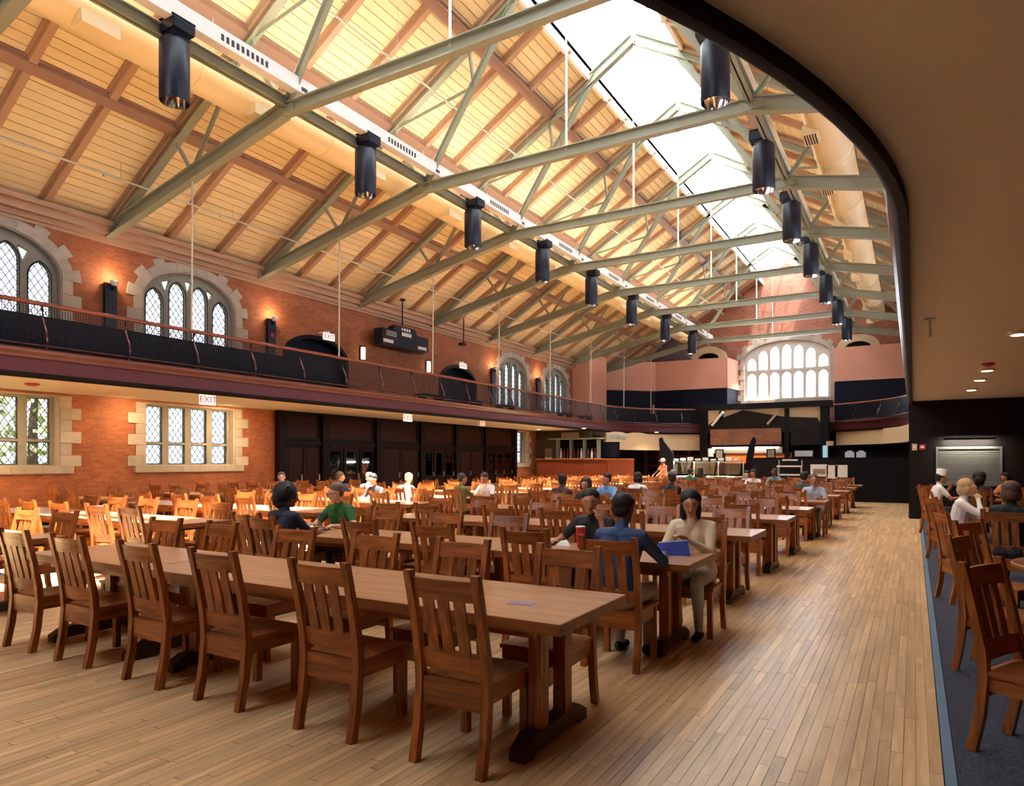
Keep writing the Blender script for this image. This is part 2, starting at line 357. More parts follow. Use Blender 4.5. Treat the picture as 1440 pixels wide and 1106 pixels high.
for i, c in enumerate(upc):
    lights = [lancet(c+o, .255, US+.1, t) for o, t in ((-1.04, 6.42), (-.35, 6.72), (.35, 6.72), (1.04, 6.42))]
    sp = [[(c-.69, 6.32), (c-.56, 6.72), (c-.82, 6.62)], [(c+.69, 6.32), (c+.82, 6.62), (c+.56, 6.72)], [(c, 6.38), (c+.12, 6.8), (c-.12, 6.8)]]
    arch_window(i+1, FL, XL, 1, c, UA, US, UP, UC, lights, sp, lab[i])
    holesL.append(arch(c, UA, US, UP, UC))
lab = ['square headed leaded window with trees outside at far left below the gallery', 'four light leaded stone window under the gallery beside the EXIT sign', 'narrow lower window in stone seen past the dark panelled screen']
for i, c in enumerate(loc_):
    idx_ = 5; ys, zb, zt, zm = 1.42, 1.47, 3.2, 2.1
    lights = [[(c+o-.25, z0), (c+o+.25, z0), (c+o+.25, z1), (c+o-.25, z1)] for o in (-1.04, -.35, .35, 1.04) for z0, z1 in ((zb+.05, zm-.03), (zm+.03, zt-.08))]
    out = [(c-ys, zb), (c+ys, zb), (c+ys, zt), (c-ys, zt)]; holesL.append(out); g = XL-.2
    root = MB().prism(out, FL, g, g-.14, holes=lights).build('window_%d' % (i+5), M['tracery'], kind='structure'); tag(root, lab[i], 'window')
    fr = MB()
    for k, l in enumerate(lights):
        fr.tube([FL(x, z, g-.04) for x, z in l], .032, 4, closed=True)
        pn = MB().prism(l, FL, g-.072, g-.077).build('pane', M['oldglass' if XL-.4 < 0 and idx_ < 8 else 'glass'], root)
        ld = MB()
        for (p, q) in lattice(l, .24): ld.beam(FL(p[0], p[1], g-.07), FL(q[0], q[1], g-.07), .018, .012)
        ld.build('leading', M['lead'], root, kind='stuff')
        if k in (4, 6) and i == 1:                                   # two hoppers stand ajar
            for o_ in (pn, ): o_.rotation_euler = (0, 0, 0)
    fr.build('frame', M['lead'], root)
    MB().prism([(c-ys-.01, zb-.01), (c+ys+.01, zb-.01), (c+ys+.01, zt+.01), (c-ys-.01, zt+.01)], FL, XL+.006, g-.01, holes=[[(c-ys+.04, zb+.03), (c+ys-.04, zb+.03), (c+ys-.04, zt-.03), (c-ys+.04, zt-.03)]]).build('reveal', M['stone'], root)
    z = zt; k = 0
    while z > zb+.02:
        z2 = max(zb, z-.29)
        for s in (-1, 1):
            w_ = .48 if k % 2 else .26; xa, xb = sorted((c+s*ys, c+s*(ys+w_)))
            MB().prism([(xa, z2+.006), (xb, z2+.006), (xb, z-.004), (xa, z-.004)], FL, XL+.03+.006*(k % 2), XL-.1).build('stone', M['stone'], root)
        z = z2; k += 1
    for k in range(5):
        xa = c-ys-.3+(2*ys+.6)*k/5; MB().prism([(xa+.004, zb-.17), (xa+(2*ys+.6)/5-.004, zb-.17), (xa+(2*ys+.6)/5-.004, zb), (xa+.004, zb)], FL, XL+.07, g-.05).build('sill_stone', M['stone'], root)
doors = []
for i, (c, l) in enumerate(((17.15, 'dark arched doorway on the gallery nearer the camera'), (25.75, 'dark arched doorway on the gallery right of the scoreboard'))):
    out = arch(c, 1.5, 3.62, 5.2, 5.98); holesL.append(out)
    d = MB().prism(out, FL, XL-.35, XL-.4).build('door_%d' % (i+1), M['dkblue'], kind='structure'); tag(d, l, 'door')
    MB().prism(arch(c, 1.52, 3.6, 5.2, 6.0), FL, XL+.02, XL-.36, holes=[arch(c, 1.38, 3.64, 5.2, 5.86)]).build('frame', M['blackp'], d)
    for s in (-1, 1):
        MB().box(XL-.35, XL-.3, c+s*.68-.6, c+s*.68+.6, 3.66, 5.1).build('leaf', M['dkblue'], d)
        MB().box(XL-.3, XL-.26, c+s*.68-.5, c+s*.68+.5, 4.2, 4.28).build('push_bar', M['ss'], d)
wl = MB().prism([(YN, 0), (YF, 0), (YF, EAVE), (YN, EAVE)], FL, XL, XL-.4, holes=holesL).build('wall_left', M['brickL'], kind='structure'); tag(wl, 'orange red brick left wall with arched windows', 'wall')
# end wall with the great window
EC, EA, ES, EP, EZ = -7.1, 2.62, 5.6, 8.35, 9.45
eh = arch(EC, EA, ES, EP, EZ)
tops = [8.55, 8.98, 9.22, 9.3, 9.22, 8.98, 8.55]
lights = []
for k in range(7):
    c = EC+(k-3)*.725
    lights += [lancet(c, .28, ES+.12, 7.42, 4, 1.3), lancet(c, .28, 7.62, tops[k]-.12, 4, 1.5)]
arch_window(8, FE, YF, -1, EC, EA, ES, EP, EZ, lights, [], 'great arched stone window of seven lights in the end gable', transom=7.52, tm='traceryl', stones=17, lead=False, big=.5, sm=.3)
we = MB().prism([(XL-.4, 0), (XR+.4, 0), (XR+.4, EAVE), (RX, rz_(RX)+.2), (XL-.4, EAVE)], FE, YF, YF+.4, holes=[eh]).build('wall_far', M['brickF'], kind='structure'); tag(we, 'red brick gable wall at the end of the hall', 'wall')
# the walls out of the picture carry the same windows as the ones in it
upr = [7.36, 12.32, 17.2, 22.1, 27.0, 30.7, 35.65]; hr_ = [arch(c, UA, US, UP, UC) for c in upr]
tag(MB().prism([(YN, 0), (YF, 0), (YF, EAVE), (YN, EAVE)], FL, XR, XR+.4, holes=hr_).build('wall_right', M['brickL'], kind='structure'), 'brick right wall behind the right gallery', 'wall')
for i, c in enumerate(upr): tag(MB().prism(hr_[i], FL, XR+.3, XR+.305).build('window_%d' % (9+i), M['glass'], kind='structure'), 'arched window of the right wall, %s from the camera' % ORD[i+1], 'window')
tag(MB().prism([(XL-.4, 0), (XR+.4, 0), (XR+.4, EAVE), (RX, rz_(RX)+.2), (XL-.4, EAVE)], FE, YN, YN-.4, holes=[eh]).build('wall_near', M['brickF'], kind='structure'), 'brick gable wall behind the camera', 'wall')
tag(MB().prism(eh, FE, YN-.2, YN-.205).build('window_16', M['glass'], kind='structure'), 'great window of the gable behind the camera', 'window')
# ------------------------------------------------------------------ roof
ceil = MB()
for s in (-1, 1):
    e = XL-.4 if s < 0 else XR+.4; i_ = -8.5 if s < 0 else -5.7; ze = rz_(XL)-SLOPE*.4; zi = rz_(-8.5)
    ceil.prism([(e, ze+.05), (i_, zi+.05), (i_, zi+.2), (e, ze+.2)], FE, YN-.4, YF+.4)
ceil = ceil.build('ceiling', M['timberd'], kind='structure'); tag(ceil, 'open timber roof of tan boards between brown rafters and purlins', 'ceiling')
TY = [5.2, 9.89, 14.6, 19.1, 23.5, 28.0, 32.6, 37.3, 42.0, 46.6]
ribs = [.6, 2.2, 3.7]
for a, b in zip(TY, TY[1:]): ribs += [a, a+(b-a)/3, a+(b-a)*2/3]
th = math.atan(SLOPE); ct, sn = math.cos(th), math.sin(th); SL = (9.5)/ct          # slope length up to the skylight curb
def slp(side, s, y, t=0):                     # point on the underside of the boards; t is downward (into the room)
    x = XL+s*ct+t*sn; z = EAVE+s*sn-t*ct
    return (x, y, z) if side < 0 else (2*RX-x, y, z)
def slab(mb, side, s0, s1, y0, y1, t0, t1):
    vs = [slp(side, s, y, t) for t in (t0, t1) for s, y in ((s0, y0), (s1, y0), (s1, y1), (s0, y1))]
    mb.add(vs, MB.BF)
bds = []
for side in (-1, 1):
    for a, b in zip(ribs, ribs[1:]):
        n = int(SL/.22)
        for k in range(n): bds.append((side, k*.22, a, b))
def bk(q):
    p = slp(q[0], q[1]+.1, (q[2]+q[3])/2); u, v, z = proj(p)
    return 1/z if (-60 < u < 1250 and v > -60 and z > 0) and (q[0] < 0 or u > 1080) else 0
bds.sort(key=bk, reverse=True); rest = MB()
for k, (side, s, a, b) in enumerate(bds):
    mb = MB() if k < 300 else rest
    slab(mb, side, s+.007, s+.212, a, b, -.03, random.uniform(0, .004))
    if k < 300: mb.build('roof_board', M['board'], ceil, fix=False)
rest.build('roof_boards', M['board_i'], ceil, kind='stuff')
PUR = [(2.94/ct, .2), (5.43/ct, .26), (8.1/ct, .24)]
for side in (-1, 1):
    for y in ribs:
        mb = MB(); slab(mb, side, 0, SL, y-.075, y+.075, 0, .17); slab(mb, side, 0, SL, y-.13, y-.075, 0, .05); slab(mb, side, 0, SL, y+.075, y+.13, 0, .05)
        mb.build('rafter', M['timber'], ceil)
    for s, h in PUR:
        mb = MB(); slab(mb, side, s-.12, s+.12, YN, YF, 0, h); slab(mb, side, s-.17, s-.12, YN, YF, 0, .06); slab(mb, side, s+.12, s+.17, YN, YF, 0, .06)
        mb.build('purlin', M['timberd'], ceil)
    x0 = XL if side < 0 else XR
    for (d, z0, z1) in ((.42, 7.6, 7.72), (.3, 7.42, 7.6), (.14, 7.3, 7.42), (.06, 7.22, 7.3)):
        MB().box(min(x0, x0-side*d), max(x0, x0-side*d), YN, YF, z0, z1).build('cornice', M['timber'], ceil)
# skylight
sky = MB(); zc_ = rz_(-8.5)
for s in (-1, 1):
    x = RX+s*1.4; sky.box(min(x, x+s*.1), max(x, x+s*.1), YN, YF, zc_-.22, zc_+.5)
sky = sky.build('skylight', M['white'], kind='structure'); tag(sky, 'long ridge skylight of white glazing bars and pale panes', 'skylight')
zb_, zt_ = zc_+.4, zc_+.4+1.4*SLOPE
MB().box(RX-.07, RX+.07, YN, YF, zt_-.1, zt_+.06).build('ridge_bar', M['white'], sky)
ny = 84
bar = {}
pane = {}
for s in (-1, 1):
    bar[s] = MB().beam((s*1.42, 0, zb_), (0, 0, zt_), .05, .08).mesh('glazing_bar', M['white'])
    d = (YF-YN)/ny; pane[s] = MB().prism([(s*1.42, zb_+.05), (0, zt_+.05), (0, zt_+.056), (s*1.42, zb_+.056)], FE, .03, d-.03).mesh('skylight_pane', M['sglass'])
for k in range(ny+1):
    for s in (-1, 1):
        inst('glazing_bar', bar[s], (RX, YN+d*k, 0), sky)
        if k < ny: inst('skylight_pane', pane[s], (RX, YN+d*k, 0), sky)
for s in (-1, 1):
    mz = MB(); mz.beam((RX+s*.7, YN, (zb_+zt_)/2), (RX+s*.7, YF, (zb_+zt_)/2), .05, .06); mz.build('purlin_bar', M['white'], sky)
# ------------------------------------------------------------------ trusses
def ibeam(p, q, w_, h, m='truss', name='chord', parent=None):
    mb = MB(); mb.beam(p, q, .02, h, (0, 1, 0) if False else (0, 0, 1))
    mb.beam(p, q, w_, .025, off=h/2); mb.beam(p, q, w_, .025, off=-h/2)
    return mb.build(name, M[m], parent)
tr0 = thing('roof_truss', '', 'truss', (RX, 0, 0))
AP = 14.02
for s in (-1, 1):
    F = V((s*10.85, 0, 7.5)); J = V((s*4.2, 0, 8.93)); A = V((s*8.0, 0, 9.22)); B = V((s*5.5, 0, 10.72)); D = V((s*1.2, 0, 13.3)); Cn = V((s*2.8, 0, 12.34)); Mm = J.lerp(D, .52)
    H = F.lerp(J, .53)
    ibeam(F, J, .2, .3, name='bottom_chord', parent=tr0); ibeam(F, V((0, 0, AP)), .2, .26, name='top_chord', parent=tr0)
    for p, q, ww in ((H, A, .07), (H, B, .09), (J, B, .11), (J, D, .17), (Mm, Cn, .07), (Mm, B, .06)):
        mb = MB(); mb.beam(p, q, .02, ww); mb.beam(p, q, ww, .02, off=ww/2); mb.build('strut', M['truss'], tr0)
    for P, r in ((J, .3), (B, .34), (H, .17), (A, .14)):
        g = MB().prism([(P.x-r, P.z-r*.35), (P.x+r, P.z-r*.35), (P.x+r*.8, P.z+r*.55), (P.x-r*.5, P.z+r*.8)], FE, -.035, .035)
        g.build('gusset_plate', M['truss'], tr0)
    hx = s*7.35
    MB().tube([(H.x, 0, H.z-.12), (hx, 0, 4.66)], .022, 6).build('hanger_rod', M['rod'], tr0)
MB().tube([(0, 0, AP), (0, 0, 8.95)], .028, 6).build('king_rod', M['rod'], tr0)
mb = MB().beam((-4.2, 0, 8.93), (4.2, 0, 8.93), .02, .24); mb.beam((-4.2, 0, 8.93), (4.2, 0, 8.93), .18, .025, off=.12); mb.beam((-4.2, 0, 8.93), (4.2, 0, 8.93), .18, .025, off=-.12)
mb.build('tie_beam', M['truss'], tr0)
for k, y in enumerate(TY[:9]):
    l = ('green steel roof truss, ' + (ORD[k]+' in line from the camera' if k < 8 else 'the last before the end gable'))
    if k == 0: tr0.location.y = y; tr0['label'] = 'green steel roof truss nearest the camera, mostly above the picture'; tr0['group'] = 'steel roof trusses'
    else: dup(tr0, (RX, y, 0), 0, l, 'steel roof trusses')
# rails, ducts and pipes that run the length of the hall
for s, side in ((-1, 'left'), (1, 'right')):
    x = RX+s*4.2; Y1 = 44 if s < 0 else 43
    mb = MB().box(x-.015, x+.015, .5, Y1, 8.98, 9.2); mb.box(x-.08, x+.08, .5, Y1, 8.98, 9.0); mb.box(x-.08, x+.08, .5, Y1, 9.18, 9.2)
    tag(mb.build('lighting_rail', M['truss']), 'olive steel rail carrying the %s row of black pendants' % side, 'rail', 'lighting rails')
    dx = RX+s*5.35
    t = thing('air_duct', 'long round cream air duct along the %s roof slope' % side, 'duct', (dx, 0, 9.5), 0, 'round air ducts')
    MB().tube([(0, 0, 0), (0, Y1-1.5, 0)], .45, 24).build('duct_body', M['duct'], t, True)
    for k in range(12):
        y = 1.5+k*3.5
        MB().tube([(0, y-.03, 0), (0, y+.03, 0)], .462, 24).build('seam_band', M['duct'], t, True)
        g = MB().box(-s*.28-.16, -s*.28+.16, y+1.2, y+1.85, -.5, -.28); g.build('outlet', M['duct'], t)
        for j in range(5): MB().box(-s*.28-.13+j*.055, -s*.28-.1+j*.055, y+1.25, y+1.8, -.505, -.498).build('vane', M['slot'], t) if s > 0 and k < 7 else None
        MB().tube([(0, y+.5, .44), (0, y+.5, rz_(dx)-9.5)], .012, 5).build('hanger', M['rod'], t)
pl = thing('plenum_strip', 'white ventilation strip with slotted grilles beside the left duct', 'vent', (-11.1, 0, 9.22))
MB().box(-.02, .2, .5, 43.5, 0, .3).build('strip_body', M['plenum'], pl)
for k in range(10):
    y = 7.95+k*4.6
    for j in range(10): MB().box(.2, .206, y+.1+j*.11, y+.16+j*.11, .08, .2).build('grille_slot', M['slot'], pl)
    MB().box(.2, .215, y-2.6, y-2.45, .05, .12).build('clip', M['black'], pl)
for x, z, l in ((-16.3, 8.32, 'thin pale sprinkler pipe under the left roof boards'), (-10.4, 10.9, 'thin pale sprinkler pipe high under the left roof'), (1.9, 8.5, 'thin pale sprinkler pipe under the right roof boards')):
    t = thing('sprinkler_pipe', l, 'pipe', (x, 0, z), 0, 'sprinkler pipes'); MB().tube([(0, .5, 0), (0, 44, 0)], .024, 6).build('pipe', M['rod'], t)
    for k in range(14): 
        y = 2.7+k*3.1; MB().lathe([(.012, -.07), (.03, -.06), (.012, 0)], (0, y, 0), 6).build('sprinkler_head', M['ss'], t)
        MB().tube([(0, y+.4, 0), (0, y+.4, rz_(x)-z-.02)], .006, 4).build('pipe_hanger', M['rod'], t)
# pendants
def pendant():
    t = thing('pendant_light', '', 'lamp')
    MB().lathe([(.235, 0), (.25, .02), (.25, 1.02), (.22, 1.07), (.04, 1.07)], n=28, cap=False).build('housing', M['black'], t, True)
    MB().lathe([(.236, .002), (.225, .1), (.18, .26), (.1, .36), (.01, .38)], n=24, cap=False).build('reflector', M['reflector'], t, True)
    b = MB().box(-.12, .2, -.16, .16, 1.07, 1.16); b.box(-.1, .26, -.2, .2, 1.16, 1.36)
    for k in range(5): b.box(.26, .3, -.2, .2, 1.17+k*.036, 1.185+k*.036)
    b = b.build('bracket', M['black'], t); MB().box(-.12, .28, -.22, .22, 1.36, 1.38).build('bracket_cap', M['darkwood'], b)
    lamp('pendant_lamp', 'SPOT', (0, 0, .05), 110, (1, .86, .66), parent=t, spot_size=1.5, spot_blend=.6, shadow_soft_size=.12)
    return t
pd0 = pendant()
PL = [(-11.15, y) for y in (7.3, 12.13, 16.68, 21.03, 25.22, 29.75, 34.65, 39.66)]; PR = [(-3.0, y) for y in (7.3, 12.12, 16.62, 20.83, 25.09, 29.67, 34.55, 39.35)]
for s, row in ((-1, PL), (1, PR)):
    for k, (x, y) in enumerate(row):
        if s > 0 and k == 0: continue
        n = k if s > 0 else k+1
        l = '%s black cylinder downlight in the %s row, counting from the camera' % (ORD[n], 'left' if s < 0 else 'right')
        if s < 0 and k == 0: o = pd0; o.location = (x, y, 7.88); o['label'] = l; o['group'] = 'black cylinder pendants'
        else: o = dup(pd0, (x, y, 7.88), 0 if s < 0 else PI, l, 'black cylinder pendants')
# ------------------------------------------------------------------ gallery
GX0, GX1, GY0, GY1 = -14.5, -.08, -1.3, 41.3
ZS, ZB, ZT, ZR = 3.27, 3.22, 3.74, 4.66
def ringpts(off=0, n=36):
    r0, r1 = 6.6-off, 6.6-off; x0, x1, y0, y1 = GX0+off, GX1-off, GY0+off, GY1-off; P = []
    def arc(cx, cy, r, a0, a1):
        for k in range(n+1): t = a0+(a1-a0)*k/n; P.append((cx+r*math.cos(t), cy+r*math.sin(t)))
    arc(x1-r0, y0+r0, r0, -PI/2, 0); arc(x1-r1, y1-r1, r1, 0, PI/2); arc(x0+r1, y1-r1, r1, PI/2, PI); arc(x0+r0, y0+r0, r0, PI, 1.5*PI)
    return P
ring = ringpts()
def sweep(prof, m, name, parent, n=36, smooth=True, kind=None):
    """closed profile [(offset into the hall, z)] carried round the gallery edge"""
    loops = [ringpts(o, n) for o, z in prof]; N = len(loops[0]); vs = []; fs = []; K = len(prof)
    for i in range(N):
        for j in range(K): vs.append((loops[j][i][0], loops[j][i][1], prof[j][1]))
    for i in range(N):
        for j in range(K): a, b = (i+1) % N, (j+1) % K; fs.append((i*K+j, i*K+b, a*K+b, a*K+j))
    mb = MB(); mb.add(vs, fs); return mb.build(name, M[m], parent, smooth)
gal = thing('gallery', 'curved gallery balcony with maroon fascia running round the hall', 'balcony', kind='structure')
outer = [(XL, YN), (XR, YN), (XR, YF), (XL, YF)]
FH = lambda a, b, t: (a, b, t)
MB().prism(outer, FH, ZS, ZS+.06, holes=[ringpts(-.04)]).build('soffit', M['soffit'], gal)
MB().prism(outer, FH, ZS+.07, 3.62, holes=[ringpts(-.04)]).build('gallery_floor', M['gfloor'], gal)
sweep([(-.04, ZB), (.02, ZB), (.02, ZB+.05), (.0, 3.62), (-.04, 3.62)], 'fascia', 'fascia', gal)
sweep([(-.05, ZB-.03), (.0, ZB-.03), (.02, ZB-.015), (.045, ZB+.03), (.045, ZB+.07), (-.05, ZB+.07)], 'darklip', 'lower_molding', gal)  # near-black colour stands in for the unlit underside of the maroon lip
sweep([(.0, 3.56), (.04, 3.57), (.05, 3.62), (.1, 3.66), (.12, 3.73), (.1, 3.75), (-.25, 3.75), (-.25, 3.56)], 'lip', 'upper_molding', gal)
rl = thing('gallery_railing', 'gallery railing with wooden handrail, curved bronze balusters and dark wire mesh', 'railing')
hr = ringpts(-.12, 20); MB().tube([(x, y, ZR) for x, y in hr], .045, 10, closed=True).build('handrail', M['rail'], rl, True)
hb = ringpts(-.02, 20); MB().tube([(x, y, 3.83) for x, y in hb], .02, 6, closed=True).build('bottom_rail', M['bronze'], rl, True)
bal = MB().tube([(-.12, 0, .92), (-.135, 0, .8), (-.125, 0, .66), (-.06, 0, .5), (.02, 0, .36), (.05, 0, .2), (.03, 0, .0)], [.022, .022, .024, .026, .026, .024, .02], 7).lathe([(.03, 0), (.035, .03), (.02, .06)], (.02, 0, -.01), 8).mesh('baluster', M['bronze'], True)
per = [(V((a[0], a[1], 0)), V((b[0], b[1], 0))) for a, b in zip(ring, ring[1:]+ring[:1])]; acc = 0; step = 1.62; nxt = .5
for a, b in per:
    L_ = (b-a).length; d = (b-a).normalized() if L_ > 0 else V((1, 0, 0))
    while nxt < acc+L_:
        p = a+d*(nxt-acc); n_ = V((-d.y, d.x, 0))                     # ring runs counter clockwise: left is the hall
        inst('baluster', bal, (p.x, p.y, 3.75), rl, (0, 0, math.atan2(n_.y, n_.x))); nxt += step
    acc += L_
wm = MB()
lv = [3.86+.05*k for k in range(16)]
for z in lv: 
    pts = ringpts(-.085 if z > 4.3 else -.05, 8); wm.tube([(x, y, z) for x, y in pts], .0045, 3, closed=True)
nxt = 0; acc = 0
for a, b in per:
    L_ = (b-a).length; d = (b-a).normalized() if L_ > 0 else V((1, 0, 0))
    while nxt < acc+L_:
        p = a+d*(nxt-acc); n_ = V((-d.y, d.x, 0)); q = p-n_*.06; wm.beam((q.x, q.y, 3.84), (q.x-n_.x*.04, q.y-n_.y*.04, 4.62), .008, .008); nxt += .05
    acc += L_
wm.build('mesh_infill', M['mesh'], rl, kind='stuff', fix=False)
bn = thing('banquette', 'long dark seat back standing behind the left gallery railing', 'bench', (-15.25, 0, 3.62))
MB().box(-.06, .06, 2, 15.0, 0, .92).build('seat_back', M['dkblue'], bn); MB().box(-.55, -.06, 2, 15.0, .35, .46).build('seat', M['dkblue'], bn)
for y in (2.5, 6.6, 10.7, 14.6): MB().box(-.5, -.1, y, y+.06, 0, .35).build('leg', M['blackp'], bn)
for k, y in enumerate((20.2, 22.9, 25.6, 31.5, 34)):                 # low things standing on the gallery floor
    t = thing('gallery_bench', 'low dark bench on the gallery floor, %s from the left of the row' % ORD[k+1], 'bench', (-15.4, y, 3.62), 0, 'low benches on the gallery')
    MB().box(-.2, .2, -.6, .6, .36, .43).build('seat', M['darkwood'], t)
    for a in (-.5, .5): MB().box(-.18, .18, a-.03, a+.03, 0, .36).build('leg', M['darkwood'], t)
# tall black sconces on the upper wall
for k, y in enumerate((9.95, 15.08, 28.6, 33.3)):
    t = thing('sconce', 'tall black wall sconce, %s along the left upper wall from the camera' % ORD[k+1], 'lamp', (XL+.03, y, 0), 0, 'tall black wall sconces')
    MB().box(0, .1, -.15, .15, 4.5, 6.2).build('backplate', M['black'], t)
    c = MB().lathe([(.07, 0), (.1, .1), (.1, .14)], (.2, .02, 6.12), 10).build('lamp_head', M['white'], t); MB().box(.08, .22, 0, .05, 6.02, 6.1).build('arm', M['black'], t)
    if k == 1: MB().box(.1, .12, -.06, .06, 5.62, 5.74).build('red_signal', M['alarm'], t)
    lamp('uplight', 'POINT', (.28, .02, 6.36), 11, (1, .7, .4), parent=t, shadow_soft_size=.05)
for k, p in enumerate((at_x(511, 497, XL+.1), at_x(603, 516, XL+.1))):
    t = thing('glowing_sconce', 'small glowing sconce %s the black scoreboard' % ('left of' if k == 0 else 'right of'), 'lamp', (XL+.03, p.y, p.z), 0, 'small glowing sconces')
    MB().box(0, .03, -.11, .11, -.28, .28).build('backplate', M['black'], t); MB().box(.03, .1, -.07, .07, -.22, .22).build('diffuser', M['glow'], t)
# scoreboard with its hanging rod
t = thing('scoreboard', 'black scoreboard hanging in front of the upper brick wall', 'scoreboard', (XL+.55, 21.1, 6.03))
MB().box(-.2, .2, -1.42, 1.42, 0, .62).build('case', M['black'], t)
MB().prism([(-.75, .62), (.75, .62), (.6, .86), (-.6, .86)], FL, -.16, .16).build('raised_top', M['black'], t)
for a in (-1.08, 1.0): MB().box(.2, .215, a-.28, a+.28, .1, .22).build('score_window', M['plenum'], t)
for a in range(6): MB().box(.2, .21, -.28+a*.1, -.2+a*.1, .48, .62).build('display_cell', M['white'], t)
for a in range(4): MB().box(.16, .175, -.26+a*.15, -.18+a*.15, .7, .8).build('indicator', M['white'], t)
for a in range(3): MB().box(.2, .208, -1.2, -.6, .38+a*.07, .4+a*.07).build('vent_line', M['plenum'], t)
MB().tube([(0, .0, .8), (0, .0, 1.95)], .03, 6).build('hanging_rod', M['black'], t); MB().lathe([(.12, 0), (.12, .05), (.05, .08)], (0, 0, 1.93), 10).build('rod_flange', M['black'], t)
p = at_x(652, 485, XL+.6)
t = thing('hanging_bracket', 'black rod with a small bracket hanging right of the scoreboard', 'bracket', (XL+.6, p.y, p.z))
MB().tube([(0, 0, 0), (0, 0, 1.25)], .03, 6).build('rod', M['black'], t); MB().box(-.12, .12, -.25, .03, -.06, .06).build('plate', M['black'], t); MB().lathe([(.11, 0), (.11, .05), (.05, .08)], (0, 0, 1.25), 10).build('flange', M['black'], t)
# exit signs
def exit_sign(loc, rz, label, w=.42, h=.24, box=True):
    t = thing('exit_sign', label, 'sign', loc, rz, 'EXIT signs')
    MB().box(-w/2, w/2, -.03, .03, -h/2, h/2).build('sign_box', M['signw'], t)
    cu = bpy.data.curves.new('exit_lettering', 'FONT'); cu.body = 'EXIT'; cu.align_x = 'CENTER'; cu.align_y = 'CENTER'; cu.size = h*.95; cu.extrude = .003; cu.space_character = 1.05
    tmp = bpy.data.objects.new('tmp_text', cu); C.objects.link(tmp); dg = bpy.context.evaluated_depsgraph_get(); me = bpy.data.meshes.new_from_object(tmp.evaluated_get(dg))
    bpy.data.objects.remove(tmp); me.materials.clear(); me.materials.append(M['red'])
    inst('exit_lettering', me, (0, -.033, 0), t, (PI/2, 0, 0))
    MB().box(-.02, .02, -.02, .02, h/2, h/2+.08).build('mount', M['white'], t)
    if loc[0] < -16: MB().box(-.02, .02, .0, .52, h/2+.04, h/2+.08).build('wall_arm', M['white'], t)
    return t
exit_sign((-14.9, 10.62, 3.1), PI/2, 'lit white EXIT sign with red letters under the gallery, beside the four light window')
exit_sign((-14.9, 18.3, 3.08), PI/2, 'small EXIT sign under the gallery before the dark panelled screen')
exit_sign((XL+.5, 17.2, 5.92), PI/2, 'EXIT sign over the nearer arched gallery doorway', .5, .24)
exit_sign((XL+.5, 25.4, 5.9), PI/2, 'EXIT sign over the farther arched gallery doorway', .5, .24)
p = at_x(677, 595, -14.9); t = thing('emergency_light', 'white emergency light box under the gallery before the panelled screen', 'lamp', (-14.9, p.y, 3.12)); MB().box(-.06, .06, -.2, .2, -.12, .12).build('box_body', M['white'], t); MB().box(-.02, .02, -.05, .05, .12, .22).build('mount', M['white'], t)
# slot lights washing the lower left wall
for k, (a, b) in enumerate(((3.6, 9.3), (9.5, 11.1), (11.3, 15.1))):
    t = thing('slot_light', 'slim white ceiling strip lighting the lower brick wall, %s from the left' % ORD[k+1], 'lamp', (XL+.55, 0, 3.3), 0, 'wall washing strips')
    MB().box(-.03, .03, a, b, .0, .06).build('track', M['black'], t); MB().box(-.07, .07, b-.5, b, -.02, .05).build('driver_box', M['white'], t)
    lamp('wash', 'AREA', (.02, (a+b)/2, -.03), 30*(b-a)/2, (1, .72, .36), (-.5, 0, -1), t, shape='RECTANGLE', size=.05, size_y=(b-a)*.95)
t = thing('smoke_alarm', 'round red alarm on the cream ceiling under the gallery at far left', 'alarm', (-16.3, 7.4, ZS-.06)); MB().lathe([(.14, .06), (.14, .03), (.06, 0)], n=12).build('alarm_body', M['alarm'], t)
